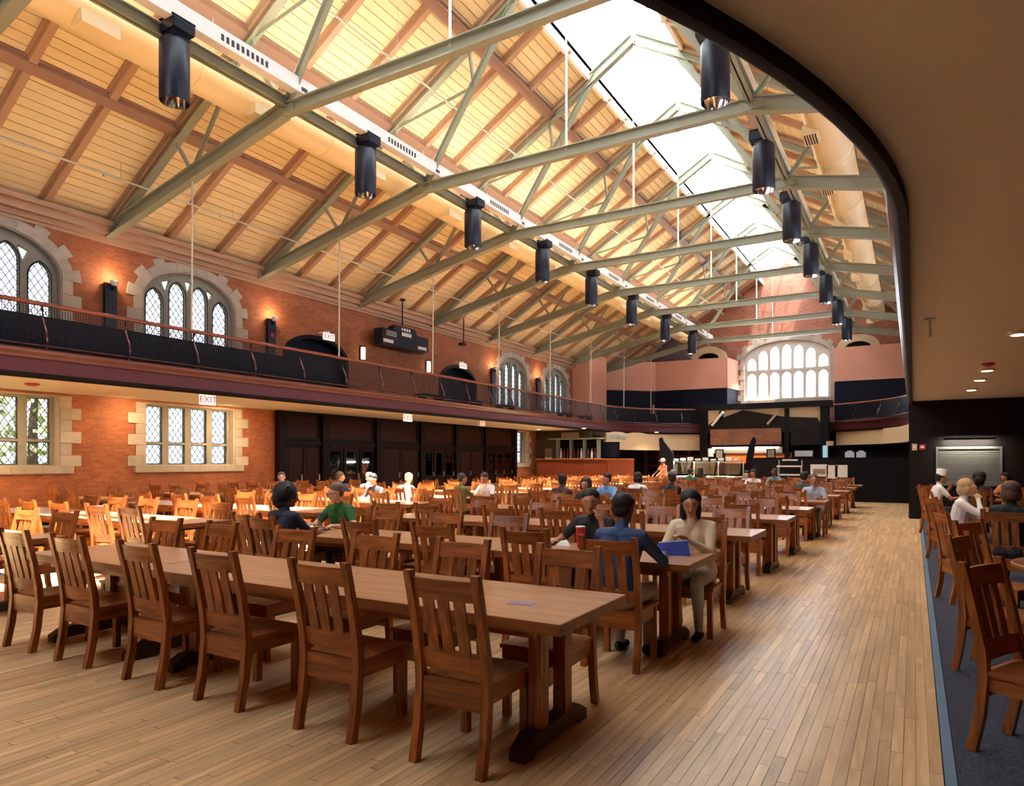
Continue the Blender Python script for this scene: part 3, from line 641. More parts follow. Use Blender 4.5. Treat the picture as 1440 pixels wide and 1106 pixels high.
# ------------------------------------------------------------------ dark panelled screen under the left gallery
sc_ = thing('panelled_screen', 'tall dark mahogany panelled screen with glazed doors under the left gallery', 'screen', (XL+.16, 0, 0))
MB().box(-.16, .0, 15.3, 30.5, 0, ZS).build('carcass', M['darkwood'], sc_)
ys = [15.35, 17.24, 20.0, 22.72, 25.25, 27.68, 30.45]
for y in ys: MB().box(0, .16, y-.13, y+.13, 0, ZS-.02).build('pilaster', M['darkwood'], sc_)
for i, (a, b) in enumerate(zip(ys, ys[1:])):
    a += .16; b -= .16
    MB().prism([(a, 2.3), (b, 2.3), (b, 3.2), (a, 3.2)], FL, 0, .05, holes=[[(a+.12, 2.4), (b-.12, 2.4), (b-.12, 3.1), (a+.12, 3.1)]]).build('panel_frame', M['darkwood'], sc_)
    MB().box(0, .025, a+.12, b-.12, 2.4, 3.1).build('upper_panel', M['redwood'], sc_)
    MB().box(0, .12, a, b, 2.14, 2.28).build('rail_beam', M['darkwood'], sc_)
    dn = MB(); n = int((b-a)/.13)
    for k in range(n): dn.box(.12, .15, a+k*.13+.03, a+k*.13+.1, 2.05, 2.17)
    if i: dn.build('dentil_row', M['redwood'], sc_, kind='stuff')
    nd = 3 if i in (1, 3, 5) else 2; wd = (b-a)/nd
    for k in range(nd):
        y0 = a+k*wd+.03; y1 = a+(k+1)*wd-.03; gl = i in (1, 3, 5)
        if gl:
            d = MB().prism([(y0, .06), (y1, .06), (y1, 2.05), (y0, 2.05)], FL, 0, .05, holes=[[(y0+.12, 1.0), (y1-.12, 1.0), (y1-.12, 1.95), (y0+.12, 1.95)]]).build('door', M['redwood' if k == 1 else 'darkwood'], sc_)
            MB().box(.012, .02, y0+.12, y1-.12, 1.0, 1.95).build('glass_pane', M['dglass'], d)
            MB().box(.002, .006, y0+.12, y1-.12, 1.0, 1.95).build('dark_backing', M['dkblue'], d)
        else:
            d = MB().box(0, .05, y0, y1, .06, 2.05).build('door', M['redwood'], sc_); MB().box(.05, .065, y0+.14, y1-.14, .25, 1.9).build('door_panel', M['redwood'], d)
        MB().box(.05, .11, y1-.07, y1-.04, .95, 1.15).build('handle', M['ss'], d)
tag(MB().box(XL+.01, XL+.04, YN, 15.2, 0, .18).build('baseboard_left', M['darkwood'], kind='structure'), 'dark baseboard along the left brick wall', 'baseboard')
# ------------------------------------------------------------------ far end
# pier and pink boxes above the gallery
t = MB().box(XL, -16.9, 37.9, 40.6, 3.62, 8.2).build('wall_pier', M['pink'], kind='structure'); tag(t, 'pink plastered pier at the far end of the left wall', 'wall')
def ring_wall(name, pts, z0, z1, m, label, t_=.2):
    mb = MB()
    for a, b in zip(pts, pts[1:]): mb.beam((a[0], a[1], (z0+z1)/2), (b[0], b[1], (z0+z1)/2), t_, z1-z0)
    o = mb.build(name, M[m], kind='structure'); tag(o, label, 'wall'); return o
PLp = [(XL+.1, 42.2), (-15.1, 44.8), (-10.45, 45.0), (-10.2, YF)]
PRp = [(XR-.1, 44.9), (-4.0, 44.9), (-4.0, YF)]
ring_wall('wall_pink_left', PLp, 6.35, 8.3, 'pink', 'pink plastered parapet box left of the great window')
ring_wall('wall_pink_right', PRp, 6.35, 8.35, 'pink', 'pink plastered parapet right of the great window')
ring_wall('wall_dark_left', PLp, 3.62, 6.34, 'dkblue', 'dark blue wall below the left pink parapet', .16)
ring_wall('wall_dark_right', PRp, 3.62, 6.34, 'dkblue', 'dark blue wall below the right pink parapet', .16)
for k, (a, l) in enumerate(((-11.9, 'cream round arched frame above the left pink parapet'), (-2.9, 'cream round arched frame above the right pink parapet'))):
    t = thing('arched_frame', l, 'frame', (a, 46.2, 8.2), 0, 'cream arched frames')
    MB().prism(arch(0, 1.15, 0, .35, 1.1), FE, 0, .5, holes=[arch(0, .7, .05, .3, .68)]).build('arch_surround', M['cream'], t); MB().prism(arch(0, .7, .05, .3, .68), FE, .3, .34).build('dark_opening', M['blackp'], t)
t = thing('roof_hood', 'grey metal vent hood above the left pink parapet', 'hood', (-14.6, 46, 8.3)); MB().prism([(-2.3, 0), (1.8, 0), (.6, 1.5), (-.2, 1.9)], FE, -.5, .6).build('hood_body', mat('hood_metal', lin(110, 104, 112), .4, .4), t)
t = thing('framed_notice', 'white framed notice on the dark blue wall over the far railing', 'sign', tuple(at_y(916, 576, 44.6))); MB().box(-.2, .2, -.02, .02, -.3, .3).build('frame', M['cream'], t); MB().box(-.06, .06, -.03, -.02, -.1, .22).build('dark_print', M['blackp'], t)
# cream bulkhead under the far gallery
mb = MB(); pts = [(-14.6, 34.9), (-14.2, 36.9), (-13.2, 38.9), (-12.0, 40.2), (-10.6, 41.0)]
for a, b in zip(pts, pts[1:]): mb.beam((a[0], a[1], 2.75), (b[0], b[1], 2.75), .14, 1.0)
bh = thing('bulkhead', 'cream curved bulkhead below the far left gallery curve', 'bulkhead', (0, 0, 0)); mb.build('bulkhead_face', M['cream'], bh)
mb = MB(); pr = [(-.05, 33.0), (-.2, 35.2), (-.55, 36.9), (-1.4, 38.9), (-2.6, 40.2), (-3.6, 41.0)]
for a, b in zip(pr, pr[1:]): mb.beam((a[0], a[1], 2.85), (b[0], b[1], 2.85), .14, .75)
b2 = thing('bulkhead', 'cream curved bulkhead below the far right gallery curve', 'bulkhead', (0, 0, 0)); mb.build('bulkhead_face', M['cream'], b2)
for k in range(2):
    a, b = V((*pts[0], 2.98)), V((*pts[1], 2.98)); g = MB(); p, q = a.lerp(b, .05+k*.5), a.lerp(b, .48+k*.5); d = V((.09, -.02, 0))
    g.beam(p+d, q+d, .02, .26); g = g.build('air_grille', M['white'], bh)
    for j in range(4): MB().beam(p+d*1.15+V((0, 0, -.09+.06*j)), q+d*1.15+V((0, 0, -.09+.06*j)), .02, .018).build('slat', M['slot'], g)
# panelled end wall under the left gallery, with bottle cabinet
tag(MB().box(XL, -14.75, 33.2, 33.4, 0, ZS).build('wall_bar', M['beadg'], kind='structure'), 'dark vertical boarded wall behind the bar under the far left gallery', 'wall')
t = thing('poster', 'small print with a white label on the dark boarded wall', 'poster', (-17.2, 33.17, 2.0)); MB().box(-.22, .22, -.02, .01, -.32, .3).build('print', M['photo'], t); MB().box(-.2, .2, -.03, -.02, -.3, -.2).build('label_strip', M['white'], t)
t = thing('air_grille', 'cream air grille high on the dark boarded wall', 'vent', (-15.9, 33.17, 3.0)); MB().box(-.5, .5, -.03, .02, -.13, .13).build('frame', M['cream'], t)
for j in range(3): MB().box(-.45, .45, -.035, -.03, -.08+j*.07, -.06+j*.07).build('slat', M['slot'], t)
bc = thing('bottle_cabinet', 'grey green framed cabinet of bottles behind the wooden bar', 'cabinet', (-15.3, 32.85, 0))
for x in (-1.2, -.42, .36, 1.14): MB().box(x-.04, x+.04, -.05, .3, .1 if x < -1 else 1.6, 2.75).build('post', M['greyframe'], bc)
MB().box(-1.7, 1.4, -.2, .34, 2.75, 2.83).build('top_shelf', M['greyframe'], bc); MB().box(-1.25, 1.2, -.1, .34, 1.7, 1.76).build('shelf', M['greyframe'], bc); MB().box(-1.2, 1.14, .26, .3, 1.76, 2.75).build('back_panel', M['blackp'], bc)
for k in range(11):
    x = -1.05+k*.2; o = inst('liquor_bottle', MB().lathe([(.055, 0), (.06, .02), (.06, .3), (.03, .38), (.022, .5), (.026, .52)], n=8).mesh('liquor_bottle', M['bottle' if k % 3 else 'chinaw'], True), (-15.3+x, 32.98, 1.762)) if abs(x+.42) > .09 and abs(x-.36) > .09 else None
    if o: tag(o, ORD[k+1]+' bottle from the left in the grey green cabinet behind the bar', 'bottle', 'bottles behind the bar')
br = thing('wood_bar', 'reddish wooden bar of vertical boards at the far left', 'bar', (0, 0, 0))
bp_ = [(-17.4, 32.2), (-14.6, 32.2), (-13.4, 32.35), (-12.2, 32.9)]; mb = MB(); tp = MB()
for a, b in zip(bp_, bp_[1:]): mb.beam((a[0], a[1], .84), (b[0], b[1], .84), .1, 1.68); tp.beam((a[0], a[1], 1.71), (b[0], b[1], 1.71), .36, .05)
mb.build('front_boards', M['beadw'], br); tp.build('bar_top', M['oakx'], br)
t = thing('television', 'black flat television above the wooden bar', 'television', tuple(at_y(850, 633, 34))); MB().box(-.85, .85, -.06, .06, -.42, .42).build('case', M['blackp'], t); MB().box(-.8, .8, -.065, -.06, -.37, .37).build('screen', mat('tv_screen', lin(44, 42, 52), .15), t); MB().box(-.06, .06, 0, .12, -t.location.z, -.42).build('stand', M['blackp'], t)
bs = thing('back_shelves', 'reddish shelf unit with bottles behind the bar under the cream bulkhead', 'shelf', (-12.6, 41.9, 0))
MB().box(-2.2, 3.0, .3, .4, 0, 3.1).build('back_panel', M['redwood'], bs)
for x in (-2.2, -1.3, -.4, .6, 1.6, 2.9): MB().box(x-.06, x+.06, 0, .35, 0, 3.1).build('upright', M['beadw'], bs)
for z in (1.3, 1.9, 2.55, 3.05): MB().box(-2.2, 3.0, 0, .3, z, z+.05).build('shelf_board', M['beadw'], bs)
for k in range(14): tag(inst('liquor_bottle', MB().lathe([(.06, 0), (.06, .25), (.03, .33), (.025, .45)], n=7).mesh('liquor_bottle', M['bottle' if k % 2 else 'blackp'], True), (-14.6+k*.36+.1, 42.05, 1.951)), ORD[k+1]+' small bottle from the left on the reddish shelves under the far gallery', 'bottle', 'bottles on the back shelves')
tag(MB().box(XL, XR, 43.0, 43.2, 0, ZS).build('wall_back', M['beadd'], kind='structure'), 'dark back wall under the far gallery', 'wall')
# kiosk under the great window
ks = thing('serving_kiosk', 'black framed serving kiosk with pediment under the great window', 'kiosk', (0, 40, 0))
kx = lambda u: at_y(u, 600, 40)[0]
kz = lambda v: EYE+(V0-v)*36.6/960
X0, X1, X2, X3 = kx(988), kx(1106), kx(1155), kx(1172)
for a, b in ((X0-.15, X0+.3), (X2-.05, X2+.35)): MB().box(a, b, -.1, .6, 0, 4.55).build('post', M['blackp'], ks)
MB().box(kx(1014)-.1, kx(1014)+.1, -.02, .3, 3.9, 4.5).build('post', M['blackp'], ks); MB().box(X1-.1, X1+.14, -.06, .5, 0, 4.5).build('post', M['blackp'], ks)
MB().box(X0-.35, X2+.5, -.3, .8, 4.55, 4.85).build('cornice', M['blackp'], ks)
MB().box(X0+.3, X2, .12, .18, 3.2, 4.55).build('cream_panel', M['cream'], ks)
xm = (X0+X1)/2
MB().prism([(X0+.3, 3.65), (X0+.6, 3.9), (xm, 4.5), (X1-.1, 4.05), (X2-.2, 3.95), (X2-.02, 3.6), (X2-.02, 3.2), (X0+.3, 3.2)], FE, -.05, .12).build('pediment', M['beadd'], ks)
for x, s in ((X0+.95, 1), (X1-.6, 1)): MB().beam((x-.35, -.25, 3.65), (x+.3, -.35, 4.4), .12, .12, (0, 1, 0)).build('spot_bracket', M['white' if x < xm else 'ss'], ks)
MB().box(kx(1000), kx(1099), -.2, .1, kz(624.5), kz(601)).build('brick_panel', M['kbrick'], ks)
MB().box(kx(998), kx(1101), -.28, .1, kz(628), kz(624.5)).build('panel_ledge', M['darkwood'], ks)
MB().box(X1+.2, X2, .0, .1, 2.5, 3.2).build('side_panel', M['beadd'], ks)
MB().box(kx(1000), kx(1099), .2, .3, kz(637), kz(628)).build('steel_hood', M['ss'], ks)
MB().box(kx(1018), kx(1112), .3, .4, kz(652), kz(637)).build('orange_splash', M['orange'], ks)
MB().box(kx(1117), kx(1142), .2, .4, kz(642), kz(634)).build('steel_shelf', M['ss'], ks); MB().box(kx(1117), kx(1142), .2, .4, kz(648), kz(644)).build('steel_shelf', M['ss'], ks)
MB().box(kx(992), kx(1002), .1, .2, kz(642), kz(630)).build('white_panel', M['white'], ks)
for k, u in enumerate((1014, 1086)):
    t = thing('framed_picture', '%s of two black framed pictures hanging in the kiosk' % ('left' if k == 0 else 'right'), 'picture', (kx(u), 39.62, kz(638)))
    MB().box(-.24, .24, -.03, .03, -.27, .27).build('frame', M['blackp'], t); MB().box(-.17, .17, -.04, -.03, -.2, .2).build('print', M['photo'], t)
    for s in (-.15, .15): MB().tube([(s, 0, .27), (s, 0, .75)], .008, 4).build('hanging_wire', M['blackp'], t)
dc = thing('servery_partition', 'long dark beadboard partition before the kiosk at right', 'partition', (0, 31.5, 0))
MB().box(-6.3, -2.2, 0, .12, 0, 1.7).build('front_boards', M['beadd'], dc); MB().box(-6.35, -2.1, -.06, .2, 1.7, 1.76).build('cap', M['darkwood'], dc)
tag(MB().box(-2.2, -.1, 30.0, 30.15, 0, 1.75).build('wall_service', M['blackp'], kind='structure'), 'black low wall closing the aisle at the far end', 'wall')
t = thing('tall_fridge', 'pale lit display fridge in the dark far right servery', 'fridge', tuple(at_y(1161, 640, 34.2)*1)); MB().box(-.1, .06, -.2, .3, -.5, .42).build('door', mat('fridge_glow', lin(150, 190, 200), .4, emit=.25), t); MB().box(-.1, .06, -.15, .32, -t.location.z, -.55).build('base', M['ss'], t)
t = thing('drum_lamp', 'small cream drum lamp in the dark far right servery', 'lamp', tuple(at_y(1167, 624, 34.1))); MB().lathe([(.15, -.1), (.15, .1)], n=14).build('shade', M['cream'], t); MB().tube([(0, 0, .14), (0, 0, .9)], .012, 5).build('cord', M['blackp'], t)
for k, u in enumerate((1195, 1211)):
    t = thing('steel_appliance', 'small steel appliance on the dark far right counter, %s' % ('left one' if k == 0 else 'right one'), 'appliance', (at_y(u, 639, 33.5)[0], 33.5, 1.885)); MB().box(-.18, .18, -.15, .15, -.16, .12).build('body', M['ss'], t); MB().box(-.1, .1, -.1, .1, .12, .18).build('lid', M['ss'], t)
tag(MB().box(-2.9, 3.75, 33.2, 33.9, 0, 1.72).build('counter', M['beadd']), 'dark counter in the far right servery under the gallery', 'counter')
# small stands and notices before the partition
for k, (u, v, ww, hh, l) in enumerate(((1152, 662, .32, .24, 'white framed notice with a dark picture before the dark partition'), (1170, 664, .2, .26, 'plain white notice at the right end of the dark partition'), (1183, 663, .22, .24, 'second white notice near the black low wall'))):
    t = thing('notice', l, 'sign', tuple(at_y(u, v, 29.6))); MB().box(-ww, ww, 0, .03, -hh, hh).build('board', M['white'], t); MB().box(-ww*.7, ww*.7, -.01, 0, -hh*.6, hh*.25).build('print', M['photo'], t) if k == 0 else None
    MB().box(-.03, .03, 0, .03, -t.location.z, -hh).build('stand', M['blackp'], t)
t = thing('stepped_rack', 'white stepped display rack before the dark partition', 'rack', (at_y(1112, 665, 30.6)[0], 30.6, 0))
for z, a in ((1.62, .55), (1.36, .95), (1.0, .75)): MB().box(-a*.55, a*.45, -.2, .2, z, z+.06).build('shelf', M['white'], t)
for x in (-.5, .4): MB().box(x, x+.03, -.15, -.12, 0, 1.4).build('leg', M['ss'], t); MB().box(x, x+.03, .12, .15, 0, 1.65).build('leg', M['ss'], t)
# salad bar with its two black fins
sb = thing('salad_bar', 'salad bar with glass sneeze guards between two black fins', 'counter', (0, 29.6, 0))
a0, a1 = -9.3, -6.2
MB().box(a0, a1, -.4, .5, 0, .86).build('base', M['beadd'], sb); MB().box(a0-.1, a1+.1, -.5, .6, .86, .92).build('counter_top', M['ss'], sb)
for k in range(6):
    x = a0+.3+k*.5; MB().box(x, x+.42, -.3, .3, .92, .96).build('food_pan', M['food' if k % 2 else 'chinaw'], sb)
for k in range(3): MB().prism([(-.45, 1.05), (-.43, 1.05), (-.08, 1.55), (-.1, 1.56)], FL, a0+k*1.05, a0+k*1.05+.98).build('sneeze_guard', M['guard'], sb)
for k in range(4): x = a0+k*1.04; MB().tube([(x, .1, .92), (x, .1, 1.6)], .02, 6).build('guard_post', M['ss'], sb)
MB().box(a0, a1, -.1, .4, 1.58, 1.61).build('top_glass', M['guard'], sb)
for k in range(9):
    x = a0+.2+k*.33; n = 3+(k*7) % 5
    for j in range(1): tag(inst('plate_stack', MB().lathe([(.06, 0), (.13, .02), (.13, .02+.02*n), (.05, .03+.02*n)], n=12).mesh('plate_stack', M['chinaw'], True), (x, 29.75, 1.612)), ORD[k+1]+' plate stack from the left on the salad bar glass', 'plates', 'white plate stacks on the salad bar')
for k, (u0, tip, l) in enumerate(((929, 947, 'left black fin standing at the end of the salad bar'), (1060, 1051, 'right curved black fin standing at the end of the salad bar'))):
    t = thing('black_fin', l, 'fin', (0, 29.3, 0)); A_ = at_y(u0, 617, 29.3); B_ = at_y(tip, 642, 29.3)
    if k == 0: pl_ = [(A_[0]-.06, A_[2]), (A_[0]+.08, A_[2]+.06), (A_[0]+.16, A_[2]-.12), (B_[0]-.05, B_[2]+.2), (B_[0]+.02, B_[2]), (B_[0]+.02, .02), (A_[0]+.1, .02), (A_[0]+.02, 1.6)]
    else: pl_ = [(A_[0]-.08, A_[2]-.05), (A_[0], A_[2]+.08), (A_[0]+.09, A_[2]-.05), (A_[0]+.02, A_[2]-.5), (A_[0]-.04, 1.6), (A_[0]-.08, .02), (B_[0]-.06, .02), (B_[0]-.04, 1.7), (B_[0]+.06, 2.2)]
    MB().prism(pl_, FE, -.08, .08).build('fin_body', M['blackp'], t); MB().box(pl_[5][0]-.5, pl_[5][0]+.1, -.2, .2, 0, .05).build('foot', M['blackp'], t)
# ------------------------------------------------------------------ right side under the gallery
tag(MB().prism([(-.1, 0), (XR, 0), (XR, ZS), (-.1, ZS)], FE, 22.0, 22.15, holes=[[(.58, 1.0), (1.95, 1.0), (1.95, 1.93), (.58, 1.93)]]).build('wall_right_end', M['beadd'], kind='structure'), 'dark boarded wall under the right gallery', 'wall')
tag(MB().box(-.12, .04, 22.15, 30.1, 0, ZS).build('wall_right_side', M['beady'], kind='structure'), 'dark boarded side wall along the aisle at the far right', 'wall')
t = thing('serving_window', 'stainless roller shutter over the serving window in the right dark wall', 'shutter', (1.265, 22.0, 0))
for z in np.arange(1.0, 1.93, .052): MB().prism([(0, 0), (.03, .01), (.03, .042), (0, .05)], lambda a, b, q, z=z: (q, .06-a, z+b), -.68, .68).build('slat', M['ss'], t)
MB().prism([(-.74, .94), (.74, .94), (.74, 1.99), (-.74, 1.99)], FE, -.04, .12, holes=[[(-.685, 1.0), (.685, 1.0), (.685, 1.93), (-.685, 1.93)]]).build('frame', M['ss'], t)
lamp('shutter_lamp', 'AREA', (0, -.35, 2.15), 14, (1, .93, .78), (0, .6, -1), t, shape='RECTANGLE', size=1.1, size_y=.06); MB().box(-.58, .58, -.42, -.3, 2.17, 2.22).build('lamp_housing', M['blackp'], t); MB().box(-.02, .02, -.36, 0, 2.19, 2.21).build('lamp_arm', M['blackp'], t)
t = thing('thermostat', 'small white thermostat on the right dark wall', 'switch', tuple(at_y(1286, 629, 21.98))); MB().box(-.06, .06, -.03, .02, -.09, .09).build('plate', M['cream'], t); MB().box(-.03, .03, -.04, -.03, -.02, .04).build('dial', M['white'], t)
t = thing('fire_alarm', 'small red fire alarm on the right dark wall', 'alarm', tuple(at_y(1297, 629, 21.98))); MB().box(-.07, .07, -.05, .02, -.07, .07).build('box_body', M['alarm'], t); MB().box(-.04, .04, -.06, -.05, -.02, .02).build('pull_bar', M['white'], t)
for k, (u, v) in enumerate(((1433, 467), (1388, 519), (1378, 533), (1366, 547))):
    p = at_z(u, v, ZS); t = thing('recessed_downlight', '%s recessed white downlight in the tan soffit from the camera' % ORD[k+1], 'lamp', (p.x, p.y, ZS-.03), 0, 'recessed soffit downlights')
    MB().lathe([(.1, -.01), (.13, 0), (.13, .03)], n=14).build('trim_ring', M['white'], t); MB().lathe([(.09, -.012), (.09, -.008)], n=12).build('diffuser', M['strip'], t)
    lamp('downlight', 'SPOT', (0, 0, -.04), 26, (1, .75, .5), parent=t, spot_size=2.2, spot_blend=.8, shadow_soft_size=.08)
p = at_z(1308, 448, ZS); t = thing('soffit_sprinkler', 'chrome sprinkler hanging from the tan soffit', 'sprinkler', (p.x, p.y, ZS)); MB().lathe([(.06, -.02), (.06, 0)], n=12).build('rose', M['ss'], t); MB().tube([(0, 0, 0), (0, 0, -.2)], .012, 6).build('stem', M['ss'], t); MB().lathe([(.01, -.22), (.03, -.21), (.01, -.19)], n=8).build('deflector', M['ss'], t)
p = at_z(1390, 511, ZS); t = thing('smoke_alarm', 'small red alarm on the tan soffit near the downlights', 'alarm', (p.x, p.y, ZS)); MB().lathe([(.04, -.06), (.1, -.03), (.1, 0)], n=12).build('alarm_body', M['alarm'], t)
# ------------------------------------------------------------------ outside the left windows
tag(MB().box(-120, XL-1, -60, 110, -.4, -.3).build('lawn', M['grass'], kind='structure'), 'pale lawn outside the left windows', 'lawn')
for k, (x, y) in enumerate(((-27, 6.5), (-32, 14.5), (-30, 9.5))):
    t = thing('garden_tree', 'leafy tree outside the far left lower window, %s' % ('nearest', 'rightmost', 'middle one')[k], 'tree', (x, y, -.3)); MB().tube([(0, 0, 0), (.1, 0, 1.6), (-.1, .1, 3.4), (.2, .1, 5.5)], [.28, .22, .18, .1], 8).build('trunk', M['trunk'], t, True)
    lf = MB()
    for j in range(420):
        a = random.uniform(0, 2*PI); r = 2.8*random.random()**.5; z = 3.6+random.uniform(-1.9, 2.4); c = V((math.cos(a)*r, math.sin(a)*r, z)); d = V((random.uniform(-1, 1), random.uniform(-1, 1), random.uniform(-1, 1))).normalized()*.28; e = d.cross(V((.3, .2, 1))).normalized()*.17
        lf.add([c-d, c-e, c+d, c+e], [(0, 1, 2, 3)])
    lf.build('foliage', M['leaf'], t, kind='stuff', fix=False)
# ------------------------------------------------------------------ chairs and tables
def post_mesh(x, foot=-.275):
    pts = [(foot, 0), (-.235, .2), (-.215, .42), (-.225, .56), (-.26, .75), (-.325, 1.03)]; vs = []; fs = []; hw = .0225
    for y, z in pts:
        t = .05 if z < .6 else .042
        for a, b in ((-hw, -t/2), (hw, -t/2), (hw, t/2), (-hw, t/2)): vs.append((x+a, y+b, z))
    for i in range(len(pts)-1):
        for k in range(4): l = (k+1) % 4; fs.append((i*4+k, i*4+l, i*4+4+l, i*4+4+k))
    n = len(pts)*4-4; fs += [(3, 2, 1, 0), (n, n+1, n+2, n+3)]; mb = MB(); mb.add(vs, fs); return mb
def back_y(z): return -.215-(z-.42)*.02 if z < .56 else -.225-(z-.56)*.213
def curved_rail(z0, z1, half, bow, t=.022):
    vs = []; fs = []; n = 6
    for i in range(n+1):
        x = -half+2*half*i/n; b = bow*(1-(x/half)**2)
        for z in (z0, z1):
            y = back_y(z)+.005-b
            vs += [(x, y-t/2, z), (x, y+t/2, z)]
    for i in range(n):
        o = i*4; fs += [(o, o+4, o+6, o+2), (o+1, o+3, o+7, o+5), (o+2, o+6, o+7, o+3), (o, o+1, o+5, o+4)]
    fs += [(0, 2, 3, 1), (n*4, n*4+1, n*4+3, n*4+2)]
    mb = MB(); mb.add(vs, fs); return mb
def slat_mb(x, w_, z0=.59, z1=.9, bow=.0):
    mb = MB(); b = .018*(1-(x/.19)**2); mb.beam((x, back_y(z0)-b+.003, z0), (x, back_y(z1)-b+.003, z1), w_, .014, (0, -1, .2)); return mb
def seat_mb():
    vs = []; fs = []; nx, ny = 6, 5
    for i in range(nx+1):
        for j in range(ny+1):
            y = -.2+.43*j/ny; hw = .222+(.012 if y > 0 else .0)*y/.23; x = -hw+2*hw*i/nx
            vs.append((x, y, .455-.014*math.cos(min(1, abs(x)/hw)*PI/2)*math.sin(min(1, max(0, (y+.2)/.43))*PI)))
    o = len(vs)
    for v in list(vs): vs.append((v[0], v[1], .43))
    q = lambda i, j: i*(ny+1)+j
    for i in range(nx):
        for j in range(ny): fs += [(q(i, j), q(i+1, j), q(i+1, j+1), q(i, j+1)), (o+q(i, j), o+q(i, j+1), o+q(i+1, j+1), o+q(i+1, j))]
    for i in range(nx): fs += [(q(i, 0), o+q(i, 0), o+q(i+1, 0), q(i+1, 0)), (q(i, ny), q(i+1, ny), o+q(i+1, ny), o+q(i, ny))]
    for j in range(ny): fs += [(q(0, j), q(0, j+1), o+q(0, j+1), o+q(0, j)), (q(nx, j), o+q(nx, j), o+q(nx, j+1), q(nx, j+1))]
    mb = MB(); mb.add(vs, fs); return mb
def chair_parts():
    P = [('seat', seat_mb(), 'oaky')]
    for s in (-1, 1):
        P += [('leg', post_mesh(s*.212), 'oakz'), ('leg', MB().beam((s*.2, .195, 0), (s*.2, .195, .43), .046, .046, (0, 1, 0)), 'oakz')]
        P += [('side_apron', MB().box(s*.2-.012, s*.2+.012, -.2, .175, .345, .43), 'oaky')]
    P += [('back_apron', MB().box(-.19, .19, -.232, -.206, .31, .45), 'oakx'), ('front_apron', MB().box(-.18, .18, .19, .21, .35, .43), 'oakx'),
          ('lower_rail', curved_rail(.5, .605, .191, .018), 'oakx'), ('top_rail', curved_rail(.885, .995, .191, .018), 'oakx')]
    for x in (-.098, 0, .098): P.append(('slat', slat_mb(x, .068), 'oakz'))
    return P
def make_chair():
    t = thing('dining_chair', '', 'chair')
    for n, mb, m in chair_parts():
        o = mb.build(n, M[m], t)
        if n == 'leg':
            c = [v for v in mb.v if v[2] < .01]; cx = sum(v[0] for v in c)/4; cy = sum(v[1] for v in c)/4
            MB().lathe([(.02, 0), (.024, .004), (.02, .016)], (cx, cy, -.001), 8).build('glide', M['steel_foot'], o)
    return t
chair_full = make_chair(); chair_used = False
big = MB(); mats_ = ['oakx', 'oaky', 'oakz']
for n, mb, m in chair_parts(): big.add(mb.v, mb.f, mats_.index(m))
chair_me = big.mesh('dining_chair', [M[k] for k in mats_])
def chair(x, y, rz, label, group='slat backed oak dining chairs', z=0, full=None):
    global chair_used
    u, v, d = proj((x, y, .6))
    if d < .3 or u < -90 or u > 1530: return None
    if full is None: full = d < 10.5
    if full:
        if not chair_used: chair_used = True; o = chair_full; o.location = (x, y, z); o.rotation_euler = (0, 0, rz); o['label'] = label; o['group'] = group
        else: o = dup(chair_full, (x, y, z), rz, label, group)
    else: o = tag(inst('dining_chair', chair_me, (x, y, z), None, (0, 0, rz)), label, 'chair', group)
    return o
def make_table(L_, D=.9, H=.78):
    t = thing('dining_table', '', 'table')
    MB().box(-L_/2, L_/2, 0, D, H-.052, H).build('table_top', [M['top']], t)
    e = MB()
    for a, b, c, d in ((-L_/2-.004, L_/2+.004, -.006, .0), (-L_/2-.004, L_/2+.004, D, D+.006), (-L_/2-.006, -L_/2, 0, D), (L_/2, L_/2+.006, 0, D)): e.box(a, b, c, d, H-.06, H-.001)
    e.build('edge_band', M['edge'], t)
    for s in (-1, 1):
        xe = s*(L_/2-.28)
        for y in (.3, D-.3): MB().box(xe-.04, xe+.04, y-.045, y+.045, .1, H-.1).build('leg', M['oakz'], t)
        MB().prism([(.06, 0), (.16, .0), (.18, .025), (D-.18, .025), (D-.16, 0), (D-.06, 0), (D-.06, .06), (D-.17, .12), (.17, .12), (.06, .06)], FL, xe-.05, xe+.05).build('foot_beam', M['darkfoot'], t)
        MB().box(xe-.045, xe+.045, .1, D-.1, H-.11, H-.052).build('bearer', M['darkfoot'], t)
    MB().box(-L_/2+.28, L_/2-.28, D/2-.025, D/2+.025, .3, .4).build('stretcher', M['oakx'], t)
    MB().box(-L_/2+.2, L_/2-.2, .1, .125, H-.12, H-.052).build('apron', M['oakx'], t); MB().box(-L_/2+.2, L_/2-.2, D-.125, D-.1, H-.12, H-.052).build('apron', M['oakx'], t)
    return t
TAB = {}
def table(L_, x, y, rz, label, group='oak trestle tables'):
    if L_ not in TAB:
        TAB[L_] = make_table(L_); o = TAB[L_]; o.location = (x, y, 0); o.rotation_euler = (0, 0, rz); o['label'] = label; o['group'] = group; return o
    return dup(TAB[L_], (x, y, 0), rz, label, group)
ROWS = [3.07, 5.33, 7.72, 10.15, 12.4, 14.95, 17.65, 20.5, 23.2, 25.9]; DEP = .9
SEATED = {}            # (row, side, nearest x) -> chair pulled out for a sitter
def seat_key(r, side, x): SEATED.setdefault((r, side), []).append(x)
